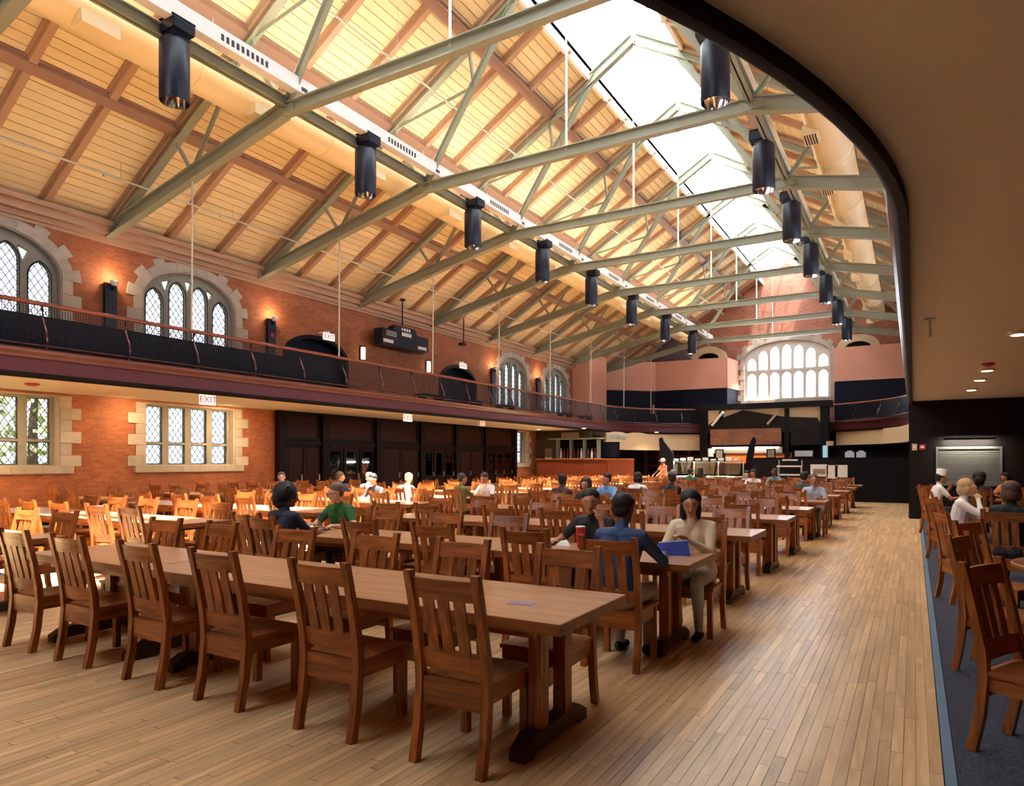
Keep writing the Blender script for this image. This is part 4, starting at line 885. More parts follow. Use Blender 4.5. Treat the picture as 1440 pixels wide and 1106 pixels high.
PEOPLE = [  # name, row, side (-1 near, 1 far), x, spec
 ('navy', 1, -1, -5.93), ('green', 1, 1, -6.28), ('polo', 1, 1, -2.78), ('denim', 1, -1, -2.02), ('beige', 1, 1, -1.78),
 ('m424', 3, 1, -12.9), ('m457', 4, -1, -12.1), ('w489', 4, -1, -11.2), ('d521', 3, 1, -10.0), ('w541', 4, -1, -10.05), ('olive', 4, -1, -8.5), ('white', 4, 1, -8.6),
 ('d767', 4, -1, -6.05), ('black', 3, 1, -5.0), ('blue', 4, 1, -5.6), ('wht893', 5, -1, -5.4), ('d912', 5, -1, -4.62), ('mauve', 7, -1, -6.3), ('teal957', 8, -1, -6.55), ('blk997', 9, -1, -6.9),
 ('kid1051', 7, 1, -4.2), ('ltblue', 8, 1, -4.9), ('teal', 8, 1, -4.05), ('stripe', 8, 1, -3.0), ('dark1125', 6, -1, -2.25), ('wb1142', 5, 1, -1.85)]
for n, r, s, x in PEOPLE: seat_key(r, s, x)
rnd = random.Random(3)
def row_of(name, blk, start, lens, r, y):
    xs = start; tno = 0; cn = {-1: 0, 1: 0}
    for L_ in lens:
        x1 = xs; x0 = xs-L_; tno += 1
        u, v, d = proj((x1, y+.4, .7)); ua, _, da = proj((x0, y+.4, .7))
        if d > .5 and u > -60:
            table(L_, (x0+x1)/2, y, 0, 'oak trestle table, %s row from the front, %s block, %s from its aisle end' % (ORD[r+1], blk, ORD[tno]))
        n = round(L_/.9)
        for side in (-1, 1):
            for k in range(n):
                cx = x1-.5-(L_-1.0)*k/max(1, n-1) if n > 2 else x1-.55-.82*k
                if r == 0 and side == -1 and blk == 'right': cx = [-2.08, -2.97, -3.92, -4.77, -5.72, -6.56][cn[side]]
                cn[side] += 1
                out = 0; ph = None
                for px in SEATED.get((r, side), []):
                    if abs(px-cx) < .46: ph = px
                jx = rnd.uniform(-.04, .04); jr = rnd.uniform(-.07, .07); jy = rnd.uniform(-.03, .04)
                if r == 0 and side == -1: jx *= .2; jr = rnd.uniform(-.03, .02); jy = 0
                cyy = (y+.08-jy) if side < 0 else (y+DEP-.08+jy)
                if ph is not None:
                    if ph in DONE_[(r, side)]: continue
                    DONE_[(r, side)].add(ph); cx = ph; jx = 0; jr *= .4; cyy = y-.16 if side < 0 else y+DEP+.16
                lb = 'oak chair, %s side of %s row table, %s block, %s from aisle end' % ('near' if side < 0 else 'far', ORD[r+1], blk, ORD[cn[side]])
                chair(cx+jx, cyy, (0 if side < 0 else PI)+jr, lb)
        xs = x0-.02
from collections import defaultdict
DONE_ = defaultdict(set)
for r, y in enumerate(ROWS):
    row_of('r', 'right', -1.53, (3.6, 1.7) if r % 2 == 0 else (1.8, 3.6), r, y)
    if r > 0: row_of('l', 'middle', -8.2, (1.8, 3.6) if r % 2 else (3.6, 1.8), r, y)
    else: row_of('l', 'middle', -8.0, (1.8,), r, y)
for r in range(2, 6): row_of('w', 'wall', -15.0, (1.8,), r, ROWS[r]+.3)
for (r, s), l in SEATED.items():
    for px in l:
        if px not in DONE_[(r, s)]: chair(px, ROWS[r]-.16 if s < 0 else ROWS[r]+DEP+.16, 0 if s < 0 else PI, 'slat back oak chair under a sitter, %s side of %s row table' % ('near' if s < 0 else 'far', ORD[r+1]))
# round tables and chairs on the carpet
def round_table(x, y, label, R=.6, H=.76):
    t = thing('round_table', label, 'table', (x, y, 0), 0, 'round oak tables on the carpet')
    MB().lathe([(R-.01, H-.04), (R, H-.03), (R, H-.008), (R-.008, H)], n=40).build('table_top', M['oakx'], t)
    MB().lathe([(.06, .08), (.05, .4), (.07, H-.1), (.2, H-.04)], n=14).build('pedestal', M['darkfoot'], t, True)
    for k in range(4): a = PI/4+k*PI/2; MB().beam((0, 0, .06), (math.cos(a)*.4, math.sin(a)*.4, .035), .07, .07).build('leg', M['darkfoot'], t)
RT = [(1.72, 4.3, 'round oak table beside the nearest right chair'), (1.3, 7.05, 'round oak table cut by the right picture edge'), (1.62, 11.2, 'round oak table with white napkins behind it'), (1.45, 14.6, 'round oak table behind the blond woman'), (1.3, 18.4, 'round oak table nearest the steel shutter')]
for a in RT: round_table(*a)
FACE = lambda dx, dy: math.atan2(dy, dx)-PI/2
for x, y, dx, dy, l in ((.62, 4.59, .885, -.465, 'dark slat back chair nearest the camera on the carpet'), (.6, 6.3, .8, -.3, 'dark chair behind the nearest one on the carpet, back to the aisle'),
        (1.15, 8.0, -.25, -1, 'chair behind the right edge round table, facing the camera'), (.72, 7.75, .8, -.5, 'chair at the left far side of the right edge round table'),
        (.56, 9.3, .95, .3, 'empty carpet chair left of the white sweater woman, before her'), (1.0, 10.05, .3, 1, 'chair carrying the brown haired woman in black'),
        (1.75, 9.95, -.1, 1, 'chair right of the brown haired woman'), (.62, 11.5, 1, -.15, 'chair carrying the blond woman in white'), (2.3, 11.7, -1, -.2, 'chair at the right side of the napkin table'),
        (.52, 13.0, 1, .4, 'carpet chair beside the aisle behind the blond woman'), (.6, 14.8, 1, 0, 'carpet chair beside the aisle, two tables before the shutter'), (1.5, 13.6, 0, 1, 'chair with its back to the camera behind the black haired diner'),
        (2.2, 15.1, -1, -.3, 'right hand chair before the shutter'), (.45, 17.6, 1, .3, 'chair carrying the man in the tall white hat'), (1.2, 17.5, .1, 1, 'chair carrying the black haired diner'), (1.85, 19.0, -.7, -.7, 'chair carrying the diner in pale orange'), (.5, 19.4, .8, -.6, 'farthest carpet chair beside the aisle')):
    chair(x, y, FACE(dx, dy), l, 'chairs on the right carpet', .008)
# ------------------------------------------------------------------ things on tables
def on(name, mb, m, loc, label, cat, group=None, parts=()):
    t = thing(name, label, cat, loc, 0, group); mb.build(name+'_body', M[m], t, True)
    for n, b, mm in parts: b.build(n, M[mm], t, True)
    return t
cupm = lambda h=.16: MB().lathe([(.032, 0), (.045, h), (.042, h), (.03, .01)], n=14)
on('red_cup', cupm(), 'cup', (-6.45, 5.62, .78), 'red paper cup with straw before the woman in green', 'cup', None, [('rim', MB().lathe([(.046, .155), (.046, .165), (.04, .165)], n=14), 'paper'), ('straw', MB().tube([(0, 0, .05), (.02, 0, .24)], .005, 5), 'paper')])
on('red_cup', cupm(.2), 'cup', (-2.72, 5.9, .78), 'tall red paper cup before the man in the black polo', 'cup', None, [('rim', MB().lathe([(.046, .195), (.046, .205), (.04, .205)], n=14), 'paper')])
on('water_bottle', MB().lathe([(.033, 0), (.036, .02), (.036, .13), (.018, .17), (.018, .18)], n=12), 'clear', (-6.02, 5.78, .78), 'clear water bottle with a blue cap on the second row', 'bottle', None, [('bottle_cap', MB().lathe([(.02, .18), (.02, .2)], n=10), 'bcap')])
on('food_tray', MB().box(-.22, .22, -.15, .15, 0, .015).box(-.22, .22, -.15, -.14, .015, .03).box(-.22, .22, .14, .15, .015, .03), 'tray', (-6.2, 5.75, .781), 'brown food tray holding papers before the woman in green', 'tray')
for k, (x, y, a) in enumerate(((-6.28, 5.78, .4), (-6.1, 5.7, 1.1), (-2.95, 6.0, .3))):
    t = thing('crumpled_napkin', ('white folded napkin on the brown tray, left one', 'white folded napkin on the brown tray, right one', 'white crumpled napkin beside the tall red cup')[k], 'napkin', (x, y, .797 if k < 2 else .781), a)
    MB().add([(-.07, -.05, 0), (.07, -.05, 0), (.07, .05, 0), (-.07, .05, 0), (-.03, -.02, .04), (.05, -.03, .02), (.03, .03, .05), (-.05, .03, .02)], MB.BF); mb = MB(); mb.add([(-.07, -.05, 0), (.07, -.05, 0), (.07, .05, 0), (-.07, .05, 0), (-.03, -.02, .04), (.05, -.03, .02), (.03, .03, .05), (-.05, .03, .02)], MB.BF); mb.build('paper', M['paper'], t)
t = thing('blue_pouch', 'blue zipped pouch on the right end of the second row table', 'bag', (-1.83, 5.86, .781), .3)
mb = MB(); mb.add([(-.16, -.06, 0), (.16, -.06, 0), (.16, .06, 0), (-.16, .06, 0), (-.11, -.02, .1), (.14, -.015, .125), (.14, .015, .125), (-.11, .02, .1)], MB.BF); mb.build('pouch_body', M['bag'], t); MB().beam((-.11, 0, .103), (.14, 0, .128), .012, .01).build('zip', M['paper'], t)
t = thing('purple_stamp', 'small purple paper label on the near table corner', 'label', (-1.95, 3.42, .7805), .2); MB().box(-.08, .08, -.04, .04, 0, .001).build('label_sheet', mat('purple_label', lin(150, 118, 150), .6), t)
for k, (x, y, l) in enumerate(((-10.55, 5.7, 'white napkin dispenser on the sunlit second row table at left'), (-3.4, 12.9, 'white shaker pair on the fifth row'), (-2.5, 18.1, 'white dispenser on the seventh row near the aisle'), (-4.8, 20.9, 'white dispenser on the eighth row'), (-9.3, 10.5, 'white dispenser on the fourth row in sun'), (-12.2, 12.7, 'white dispenser on the fifth row, middle block'), (-5.4, 15.3, 'white dispenser on the sixth row'))):
    on('napkin_dispenser', MB().box(-.06, .06, -.05, .05, 0, .15), 'chinaw', (x, y, .781), l, 'dispenser', 'white dispensers on the tables', [('slot', MB().box(-.04, .04, -.053, -.05, .05, .12), 'paper')])
t = thing('napkin_pile', 'white crumpled napkins on the round carpet table', 'napkin', (1.35, 11.0, .761)); mb = MB(); mb.add([(-.12, -.1, 0), (.12, -.1, 0), (.12, .1, 0), (-.12, .1, 0), (-.05, -.03, .06), (.08, -.05, .03), (.05, .05, .05), (-.08, .05, .03)], MB.BF); mb.build('paper', M['paper'], t)
from mathutils import noise
# ------------------------------------------------------------------ people
PM = {}
def pm(col, rough=.75):
    k = tuple(col)
    if k not in PM: PM[k] = mat('cloth_%d' % len(PM), lin(*col), rough, 0, .06, 12)
    return PM[k]
SKIN = {'light': mat('skin_light', lin(222, 172, 142), .5), 'mid': mat('skin_mid', lin(190, 132, 100), .5), 'brown': mat('skin_brown', lin(120, 76, 54), .5)}
def ik(S, H, a, b, pole):
    S, H = V(S), V(H); d = H-S; L_ = min(d.length, (a+b)*.995); d = d.normalized(); H = S+d*L_
    x = (a*a-b*b+L_*L_)/(2*L_); h = math.sqrt(max(0, a*a-x*x)); p = V(pole); p = (p-d*p.dot(d)).normalized(); return S+d*x+p*h, H
def person(name, label, loc, rz, shirt, pants, skin='light', hair=(40, 28, 22), hairstyle='short', lean=.2, head_turn=0, nod=.15, hands=None, sleeves='short', seat=.46, stand=False, vox=.0135, face=False, extra=None, group=None, twist=0, poles=(None, None)):
    S = []                                                          # (p, q, rp, rq, tag)
    add = lambda p, q, a, b, t: S.append((V(p), V(q), a, b, t))
    pz = seat+.1 if not stand else .93
    P = V((0, -.08, pz)); up = V((0, math.sin(lean), math.cos(lean)))
    c1 = P+up*.24; c2 = P+up*.40; nk = P+up*.53; tw = Matrix.Rotation(twist, 3, 'Z')
    sx = tw @ V((.165, 0, 0))
    for s in (-1, 1):
        add(P+V((s*.07, 0, 0)), c1+tw @ V((s*.05, 0, 0)), .125, .11, 'shirt'); add(c1+tw @ V((s*.05, 0, 0)), c2+tw @ V((s*.085, .005, 0)), .11, .105, 'shirt')
        add(c2+tw @ V((s*.06, 0, .04)), c2+sx*s+up*.05, .085, .065, 'shirt')
        add(P+V((s*.07, -.03, -.02)), P+V((s*.07, .02, .05)), .12, .11, 'pants')
    hd = nk+V((0, .035+.05*math.sin(lean+nod), .128)); hr = Matrix.Rotation(head_turn, 3, 'Z') @ Matrix.Rotation(-nod, 3, 'X')
    Hh = lambda x, y, z: hd+hr @ V((x, y, z))
    add(c2+up*.07, nk, .07, .056, 'shirt'); add(nk-up*.02, Hh(0, -.02, -.04), .05, .052, 'skin')
    add(Hh(0, -.02, .035), Hh(0, .0, .03), .088, .085, 'head'); add(Hh(0, .015, -.02), Hh(0, .05, -.075), .068, .036, 'head'); add(Hh(0, .06, .03), Hh(0, .055, -.03), .04, .04, 'head')
    add(Hh(0, .088, .012), Hh(0, .108, -.022), .009, .014, 'head')
    for s in (-1, 1): add(Hh(s*.082, -.01, .012), Hh(s*.084, -.012, -.018), .013, .011, 'head')
    hands = hands or [(-.13, .42, .815), (.13, .42, .815)]
    for s, T in zip((-1, 1), hands):
        sh = c2+sx*s+up*.05
        if T is None: T = (s*.2, .22, pz+.08)
        e, w_ = ik(sh, T, .29, .25, poles[0 if s < 0 else 1] or (s*.8, -.5, -.8)); add(sh, sh.lerp(e, .62), .062, .05, 'shirt'); add(sh.lerp(e, .55), e, .05, .043, 'shirt' if sleeves == 'long' else 'skin')
        add(e, w_, .042, .029, 'shirt' if sleeves == 'long' else 'skin')
        d = (w_-e).normalized(); n = d.cross(V((0, 0, 1))).normalized() if abs(d.z) < .95 else V((1, 0, 0)); dn = n.cross(d).normalized()
        if dn.z > 0: dn = -dn
        add(w_, w_+d*.07+n*.018, .027, .022, 'skin'); add(w_, w_+d*.07-n*.018, .027, .022, 'skin')
        for k, (o, l) in enumerate(((-.033, .062), (-.011, .075), (.011, .07), (.033, .055))):
            b0 = w_+d*.075+n*o; k1 = b0+d*l*.55+dn*.008; add(b0, k1, .0115, .0105, 'skin'); add(k1, k1+d*l*.4+dn*.028, .0105, .009, 'skin')
        ts = n*(-s if n.x > 0 else s)
        add(w_+d*.025+ts*.02, w_+d*.055+ts*.052, .014, .012, 'skin'); add(w_+d*.055+ts*.052, w_+d*.085+ts*.056+dn*.012, .012, .01, 'skin')
    for s in (-1, 1):
        hp = P+V((s*.09, .0, -.03))
        if stand: kn = V((s*.1, -.05, .5)); an = V((s*.1, -.08, .09))
        else: kn = V((s*.12, .36, seat+.07)); an = V((s*.12, .3, .09))
        add(hp, kn, .092, .066, 'pants'); add(kn, kn.lerp(an, .45), .062, .055, 'pants'); add(kn.lerp(an, .45), an, .053, .038, 'pants')
        add(an+V((0, -.03, -.045)), an+V((0, .14, -.055)), .042, .034, 'shoe')
    mb = MB()
    def capsule(p, q, a, b):
        d = (q-p); L_ = d.length
        if L_ < 1e-5: d = V((0, 0, 1)); q = p+d*1e-3
        d = d.normalized(); x = d.orthogonal().normalized(); y = d.cross(x); n = 10 if max(a, b) > .02 else 7; vs = []; rr = []
        for t, c, r in ((-1, p, a), (-.7, p, a), (0, p, a), (0, q, b), (.7, q, b), (1, q, b)):
            rad = r*math.sqrt(max(0, 1-t*t)); cc = c+d*(t*r)
            for k in range(n): w2 = 2*PI*k/n; vs.append(cc+x*(math.cos(w2)*max(rad, 1e-4))+y*(math.sin(w2)*max(rad, 1e-4)))
        fs = []
        for i in range(5):
            for k in range(n): l = (k+1) % n; fs.append((i*n+k, i*n+l, i*n+n+l, i*n+n+k))
        fs += [tuple(range(n))[::-1], tuple(5*n+k for k in range(n))]; mb.add(vs, fs)
    for p, q, a, b, t in S: capsule(p, q, a, b)
    tmp = mb.build('tmp_body', pm((9, 9, 9)))
    r = tmp.modifiers.new('r', 'REMESH'); r.mode = 'VOXEL'; r.voxel_size = vox; r.use_smooth_shade = True
    sm = tmp.modifiers.new('s', 'SMOOTH'); sm.factor = .5; sm.iterations = 3
    dg = bpy.context.evaluated_depsgraph_get(); me = bpy.data.meshes.new_from_object(tmp.evaluated_get(dg)); bpy.data.objects.remove(tmp)
    me.name = 'body'; me.materials.clear()
    tags = ['shirt', 'skin', 'pants', 'shoe']; ms = [pm(shirt), SKIN[skin], pm(pants), pm((30, 28, 30))]
    for m_ in ms: me.materials.append(m_)
    nP = len(me.polygons); cen = np.empty(nP*3); me.polygons.foreach_get('center', cen); cen = cen.reshape(-1, 3); best = np.full(nP, 9.); idx = np.zeros(nP, int)
    for p, q, a, b, t in S:
        p_, q_ = np.array(p), np.array(q); d = q_-p_; l2 = max(1e-9, d@d); tt = np.clip(((cen-p_)@d)/l2, 0, 1); dist = np.linalg.norm(cen-(p_+tt[:, None]*d), axis=1)-(a+(b-a)*tt)
        if t == 'shirt': dist = dist-.006
        w2 = dist < best; best[w2] = dist[w2]; idx[w2] = tags.index('skin' if t == 'head' else t)
    me.polygons.foreach_set('material_index', idx.astype(np.int32)); me.update()
    t = thing('person', label, 'person', loc, rz, group); inst('body', me, (0, 0, 0), t)
    hm = pm(hair, .65); h = MB(); R = hr.to_4x4()
    def hb(x, y, z, r, sx_=1, sy_=1, sz_=1, n=9):
        k = MB().ball((0, 0, 0), r, n+4, 0, (sx_, sy_, sz_)); q = []
        for p in k.v:
            pp = V((x+p[0], y+p[1], z+p[2])); f_ = 1+noise.noise(pp*55+V((loc[0], loc[1], 0)))*.09*(2.2 if hairstyle == 'afro' else 1); q.append(Hh(x+p[0]*f_, y+p[1]*f_, z+p[2]*f_))
        h.add(q, k.f)
    if hairstyle == 'afro': hb(0, -.04, .05, .12, 1.05, 1, 1); hb(0, -.08, -.02, .1); hb(0, -.06, -.08, .07, 1.3, 1, 1)
    elif hairstyle == 'long': hb(0, -.034, .052, .1, .98, 1, .95); hb(0, -.06, -.05, .09, 1, .7, 1.5); hb(.07, -.02, -.05, .04, .7, 1, 2.6); hb(-.07, -.02, -.05, .04, .7, 1, 2.6); hb(0, -.085, -.14, .07, 1, .6, 1.4)
    elif hairstyle == 'bob': hb(0, -.034, .054, .1, 1, 1, .95); hb(0, -.06, -.02, .094, 1, .8, 1); hb(.075, -.01, -.02, .04, .8, 1.2, 1.9); hb(-.075, -.01, -.02, .04, .8, 1.2, 1.9)
    elif hairstyle == 'ponytail': hb(0, -.025, .05, .102, .95, 1, 1); hb(0, -.12, .03, .045); hb(0, -.13, -.08, .04, 1, 1, 2.2)
    elif hairstyle == 'bald': hb(0, -.045, .0, .088, 1.02, .95, .6)
    else: hb(0, -.034, .058, .094, .97, 1.0, .9); hb(0, -.06, .01, .078, 1.05, .65, 1)
    ho = h.build('hair', hm, t, True)
    if hairstyle == 'chef':
        k = MB(); 
        for a, z0, z1, rad in ((0, .07, .21, .098), ): k.lathe([(rad*.98, z0), (rad, z1), (rad*.9, z1+.015)], n=18)
        mb2 = MB(); mb2.add([Hh(p[0], p[1]-.015, p[2]) for p in k.v], k.f); mb2.build('chef_hat', M['paper'], t, True)
    if hairstyle == 'cap':
        k = MB().ball((0, -.015, .06), .108, 9, 0, (.97, 1.02, .8)); mb2 = MB(); mb2.add([Hh(*p) for p in k.v], k.f); k = MB().box(-.06, .06, .07, .17, .05, .062); mb2.add([Hh(*p) for p in k.v], k.f); mb2.build('cap', M['paper'], t, True)
    ey = MB(); ew = MB(); br = MB(); mo = MB()
    for s in (-1, 1):
        for mb_, (x, y, z, r, a, b, c) in ((ew, (s*.032, .086, .018, .01, 1.2, .5, .55)), (ey, (s*.032, .0885, .018, .006, 1, .5, 1)), (br, (s*.033, .09, .038, .017, 1.1, .35, .22))):
            k = MB().ball((0, 0, 0), r, 5, 0, (a, b, c)); mb_.add([Hh(x+p[0], y+p[1], z+p[2]) for p in k.v], k.f)
    k = MB().ball((0, 0, 0), .022, 6, 0, (1, .35, .3)); mo.add([Hh(p[0], .088+p[1], -.05+p[2]) for p in k.v], k.f)
    ew.build('eye_whites', pm((200, 186, 176)), t, True); ey.build('eyes', M['blackp'], t, True); br.build('eyebrows', hm, t, True); mo.build('mouth', pm((150, 80, 70)), t, True)
    if extra: extra(t, Hh)
    return t
def glasses(t, Hh):
    g = MB()
    for s in (-1, 1):
        g.tube([Hh(s*.033+.024*math.cos(a*PI/5), .1, .018+.017*math.sin(a*PI/5)) for a in range(10)], .0022, 4, closed=True); g.tube([Hh(s*.057, .098, .02), Hh(s*.084, .0, .02)], .002, 4)
    g.tube([Hh(-.01, .1, .02), Hh(.01, .1, .02)], .0022, 4); g.build('glasses', M['blackp'], t)
def collar(t, Hh): pass
NAVY = (28, 32, 52)
SPEC = {
 'navy': dict(label='person with bushy dark hair in a navy shirt, seen from behind on the second row', shirt=(30, 34, 56), pants=(120, 112, 104), skin='brown', hair=(22, 18, 18), hairstyle='afro', lean=.22, head_turn=-.75, vox=.009, sleeves='short'),
 'green': dict(label='woman in a green short sleeved top and glasses, leaning on the second row table', shirt=(28, 92, 34), pants=(60, 62, 80), skin='light', hair=(120, 92, 66), lean=.3, head_turn=-.55, nod=.3, vox=.009, extra=glasses, hands=[(-.28, .4, .815), (.2, .42, .815)]),
 'polo': dict(label='man in a black polo resting his cheek on his hand behind the tall red cup', shirt=(34, 34, 38), pants=(50, 60, 90), skin='mid', hair=(20, 16, 16), lean=.34, head_turn=.35, nod=.2, vox=.009, hands=[(-.15, .23, 1.0), (.3, .38, .815)], poles=((-.3, .6, -1), None)),
 'denim': dict(label='man in a blue denim shirt seen from behind on the second row near the aisle', shirt=(50, 74, 118), pants=(170, 160, 150), skin='brown', hair=(24, 20, 20), lean=.22, head_turn=-.2, vox=.009, sleeves='long', hands=[(-.15, .4, .815), (.22, .42, .815)]),
 'beige': dict(label='woman with long dark hair and a beige top behind the blue pouch', shirt=(226, 204, 170), pants=(190, 196, 206), skin='mid', hair=(34, 22, 20), hairstyle='long', lean=.3, head_turn=.3, nod=.25, vox=.009, sleeves='long', hands=[(-.05, .4, .9), (.1, .42, .815)]),
 'm424': dict(label='man in a dark blue shirt at left before the panelled screen, profile to the right', shirt=(40, 58, 92), pants=(60, 60, 70), hair=(92, 70, 54), head_turn=.9, twist=.5),
 'm457': dict(label='person in a dark jacket with pale collar among the group before the screen', shirt=(50, 58, 84), pants=(60, 60, 70), hair=(120, 92, 70), head_turn=-.4),
 'w489': dict(label='white haired person in a white shirt seen from behind in full sun', shirt=(240, 236, 228), pants=(90, 90, 100), hair=(232, 222, 206), lean=.3),
 'd521': dict(label='dark haired person facing the camera at the sunlit group', shirt=(70, 64, 64), pants=(60, 60, 70), hair=(44, 34, 30), nod=.35, lean=.3),
 'w541': dict(label='blond person in a white shirt leaning left at the sunlit group', shirt=(242, 240, 236), pants=(120, 130, 150), hair=(226, 196, 140), lean=.35, head_turn=.5, nod=.3),
 'olive': dict(label='person in an olive green shirt seen from behind near the middle aisle', shirt=(116, 116, 62), pants=(70, 64, 56), hair=(70, 56, 46), skin='mid', lean=.25, twist=-.3, head_turn=-.5),
 'white': dict(label='man in a white shirt looking down, opposite the olive green shirt', shirt=(238, 234, 232), pants=(90, 90, 100), hair=(60, 46, 40), nod=.5, lean=.3, skin='mid'),
 'd767': dict(label='dark haired person whose head shows over the fifth row chairs', shirt=(70, 50, 50), pants=(50, 50, 60), hair=(26, 20, 20), skin='brown'),
 'black': dict(label='person with dark hair in a black top leaning left on the fourth row', shirt=(34, 28, 28), pants=(50, 50, 60), hair=(50, 34, 28), lean=.4, skin='mid', hairstyle='bob'),
 'blue': dict(label='man in a light blue shirt facing left on the fifth row', shirt=(112, 160, 212), pants=(60, 60, 80), hair=(36, 28, 26), head_turn=-.8, skin='mid', lean=.15),
 'wht893': dict(label='person with black hair and a white shirt seen from behind on the sixth row', shirt=(238, 236, 236), pants=(50, 50, 60), hair=(24, 20, 22), hairstyle='bob', skin='brown'),
 'd912': dict(label='person in black beside the white shirt on the sixth row', shirt=(36, 34, 38), pants=(50, 50, 60), hair=(44, 34, 30), skin='brown', head_turn=.6),
 'mauve': dict(label='grey haired person in a mauve shirt seen from behind', shirt=(128, 74, 92), pants=(50, 50, 60), hair=(150, 146, 144)),
 'teal957': dict(label='person in a teal green shirt before the salad bar', shirt=(40, 108, 98), pants=(50, 50, 60), hair=(40, 40, 44)),
 'blk997': dict(label='person in black with long dark hair before the salad bar glass', shirt=(24, 24, 28), pants=(30, 30, 34), hair=(24, 20, 20), hairstyle='long', lean=.05),
 'kid1051': dict(label='dark haired person in a white top facing the camera on the eighth row', shirt=(236, 228, 226), pants=(60, 60, 80), hair=(34, 24, 22), hairstyle='bob', skin='mid'),
 'ltblue': dict(label='person in a pale blue shirt bending low on the ninth row', shirt=(150, 200, 216), pants=(60, 60, 80), hair=(30, 26, 26), lean=.55, nod=.4),
 'teal': dict(label='man in a grey teal shirt facing left on the ninth row', shirt=(104, 138, 142), pants=(60, 60, 80), hair=(60, 40, 30), skin='brown', head_turn=-.6, lean=.1),
 'stripe': dict(label='person in a red and white striped shirt low behind the chairs', shirt=(206, 176, 172), pants=(60, 60, 80), hair=(30, 26, 26), lean=.6, nod=.4),
 'dark1125': dict(label='person with dark hair in a dark green shirt seen from behind near the aisle', shirt=(66, 78, 80), pants=(50, 50, 60), hair=(24, 22, 22), hairstyle='short', lean=.2, skin='mid'),
 'wb1142': dict(label='person in a pale blue shirt leaning in at the aisle end of the sixth row', shirt=(176, 190, 214), pants=(150, 140, 130), hair=(90, 90, 96), lean=.35, head_turn=.3, skin='mid'),
}
for n, r, s, x in PEOPLE:
    y = ROWS[r]-.19 if s < 0 else ROWS[r]+DEP+.19
    person(n, loc=(x, y, 0), rz=0 if s < 0 else PI, **SPEC[n])
person('staff', 'kitchen worker in orange with a white cap standing left of the salad bar', (at_y(931, 660, 28.5)[0], 28.5, 0), PI*.8, (226, 140, 100), (50, 46, 46), 'brown', (24, 20, 20), 'cap', 0, 0, .2, [(-.15, .35, 1.0), (.15, .35, 1.0)], stand=True)
E2 = EYE
person('blond', 'blond woman in a white sweater with her chin on her hand, on the right carpet', (.58, 11.5, .008), FACE(1, -.15), (238, 230, 228), (60, 60, 70), 'light', (190, 158, 108), 'bob', .2, 0, .1, [(-.14, .38, .8), (.05, .2, 1.05)], 'long', vox=.01, poles=(None, (.2, 1, -.8)))
person('brown', 'brown haired woman in black seen from behind on the right carpet', (1.0, 10.0, .008), FACE(.3, 1), (26, 24, 28), (40, 40, 46), 'light', (92, 62, 46), 'bob', .15, -.3, .1, None, 'long', vox=.011)
person('chef', 'man in white with a tall white paper hat on the right carpet', (.45, 17.6, .008), FACE(1, .3), (236, 230, 228), (60, 60, 70), 'mid', (24, 20, 20), 'chef', .2, 0, .1, [(-.1, .3, 1.05), (.1, .4, .8)])
person('blackhair', 'black haired diner in dark clothes before the steel shutter', (1.2, 17.5, .008), FACE(.1, 1), (34, 30, 32), (40, 40, 46), 'brown', (20, 18, 18), 'afro', .2)
person('orange', 'diner in a pale orange shirt before the steel shutter', (1.85, 19.0, .008), FACE(-.7, -.7), (232, 178, 130), (60, 60, 70), 'mid', (22, 18, 18), 'bob', .25)
# ------------------------------------------------------------------ daylight portals at the glass
portal((RX-.75, (YN+YF)/2, zt_+.35), (math.sin(th), 0, -math.cos(th)), 50, 1.9)
portal((RX+.75, (YN+YF)/2, zt_+.35), (-math.sin(th), 0, -math.cos(th)), 50, 1.9)
portal((EC, YF+.2, 7.5), (0, -1, 0), 5.2, 4.0)
portal((EC, YN-.1, 7.5), (0, 1, 0), 5.2, 4.0)
for c in upr: portal((XR+.2, c, 5.7), (-1, 0, 0), 2.6, 2.9)
for c in upc: portal((XL-.35, c, 5.7), (1, 0, 0), 2.6, 2.9)
for c in loc_: portal((XL-.35, c, 2.35), (1, 0, 0), 1.9, 2.9)
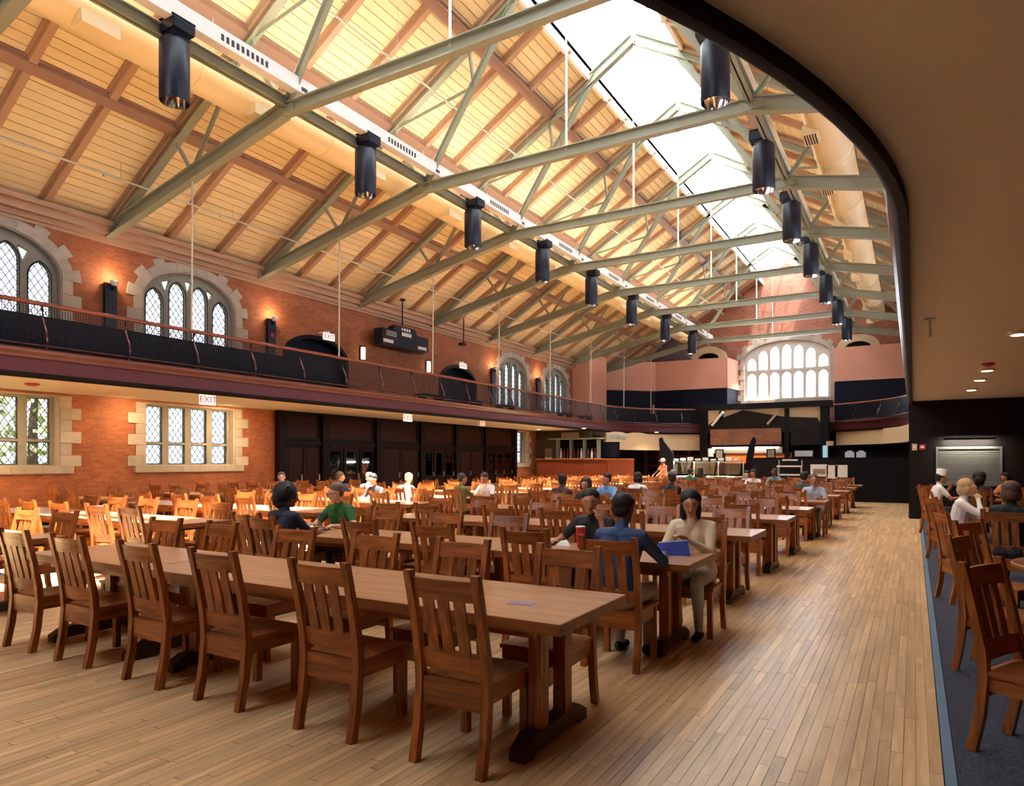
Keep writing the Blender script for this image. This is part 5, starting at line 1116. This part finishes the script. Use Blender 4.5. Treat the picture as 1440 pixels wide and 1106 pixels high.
# uplight strips added along both lighting rails to brighten the roof boards
for x, s in ((-11.0, 1), (-2.9, -1)):
    t = thing('uplight_fill_strip', 'slim added uplight strip on top of the %s lighting rail' % ('left' if s > 0 else 'right'), 'lamp', (x, 0, 9.54), 0, 'added roof uplight strips')
    MB().box(-.05, .05, 2, 43, -.03, .0).build('strip_body', M['white'], t)
    lamp('roof_fill', 'AREA', (0, 22.5, .02), 260 if s > 0 else 25, (1, .87, .68), (-.5*s, 0, 1), t, shape='RECTANGLE', size=41, size_y=.08)

# fill downlights added under the far left gallery to brighten the dim far end
for k, (x, y) in enumerate(((-16.6, 30.9), (-14.2, 31.2), (-12.6, 37.6), (-10.6, 42.0))):
    t = thing('recessed_downlight', '%s added fill downlight under the far left gallery, from the left' % ORD[k+1], 'lamp', (x, y, ZS-.03), 0, 'added far fill downlights')
    MB().lathe([(.1, -.01), (.13, 0), (.13, .03)], n=12).build('trim_ring', M['white'], t); MB().lathe([(.09, -.012), (.09, -.008)], n=10).build('diffuser', M['strip'], t)
    lamp('downlight', 'SPOT', (0, 0, -.04), 90 if k < 3 else 220, (1, .78, .52), parent=t, spot_size=2.3, spot_blend=.8, shadow_soft_size=.08)
t = thing('hood_fill_lamp', 'slim added fill lamp under the steel hood of the serving kiosk', 'lamp', ((X0+X1)/2, 40.0, kz(628)+.02)); MB().box(-1.9, 1.9, -.05, .05, 0, .04).build('lamp_body', M['white'], t)  # lamp added under the hood to brighten the kiosk
lamp('hood_fill', 'AREA', (0, 0, -.02), 50, (1, .84, .6), (0, .5, -1), t, shape='RECTANGLE', size=3.6, size_y=.06)
t = thing('salad_fill_lamp', 'slim added fill strip under the top glass of the salad bar', 'lamp', (-7.75, 29.72, 1.56)); MB().box(-1.5, 1.5, -.02, .02, 0, .02).build('lamp_body', M['white'], t)  # strip added here only to lift the light on the salad bar
lamp('salad_fill', 'AREA', (0, 0, -.01), 70, (1, .95, .88), (0, -.5, -1), t, shape='RECTANGLE', size=3, size_y=.04)
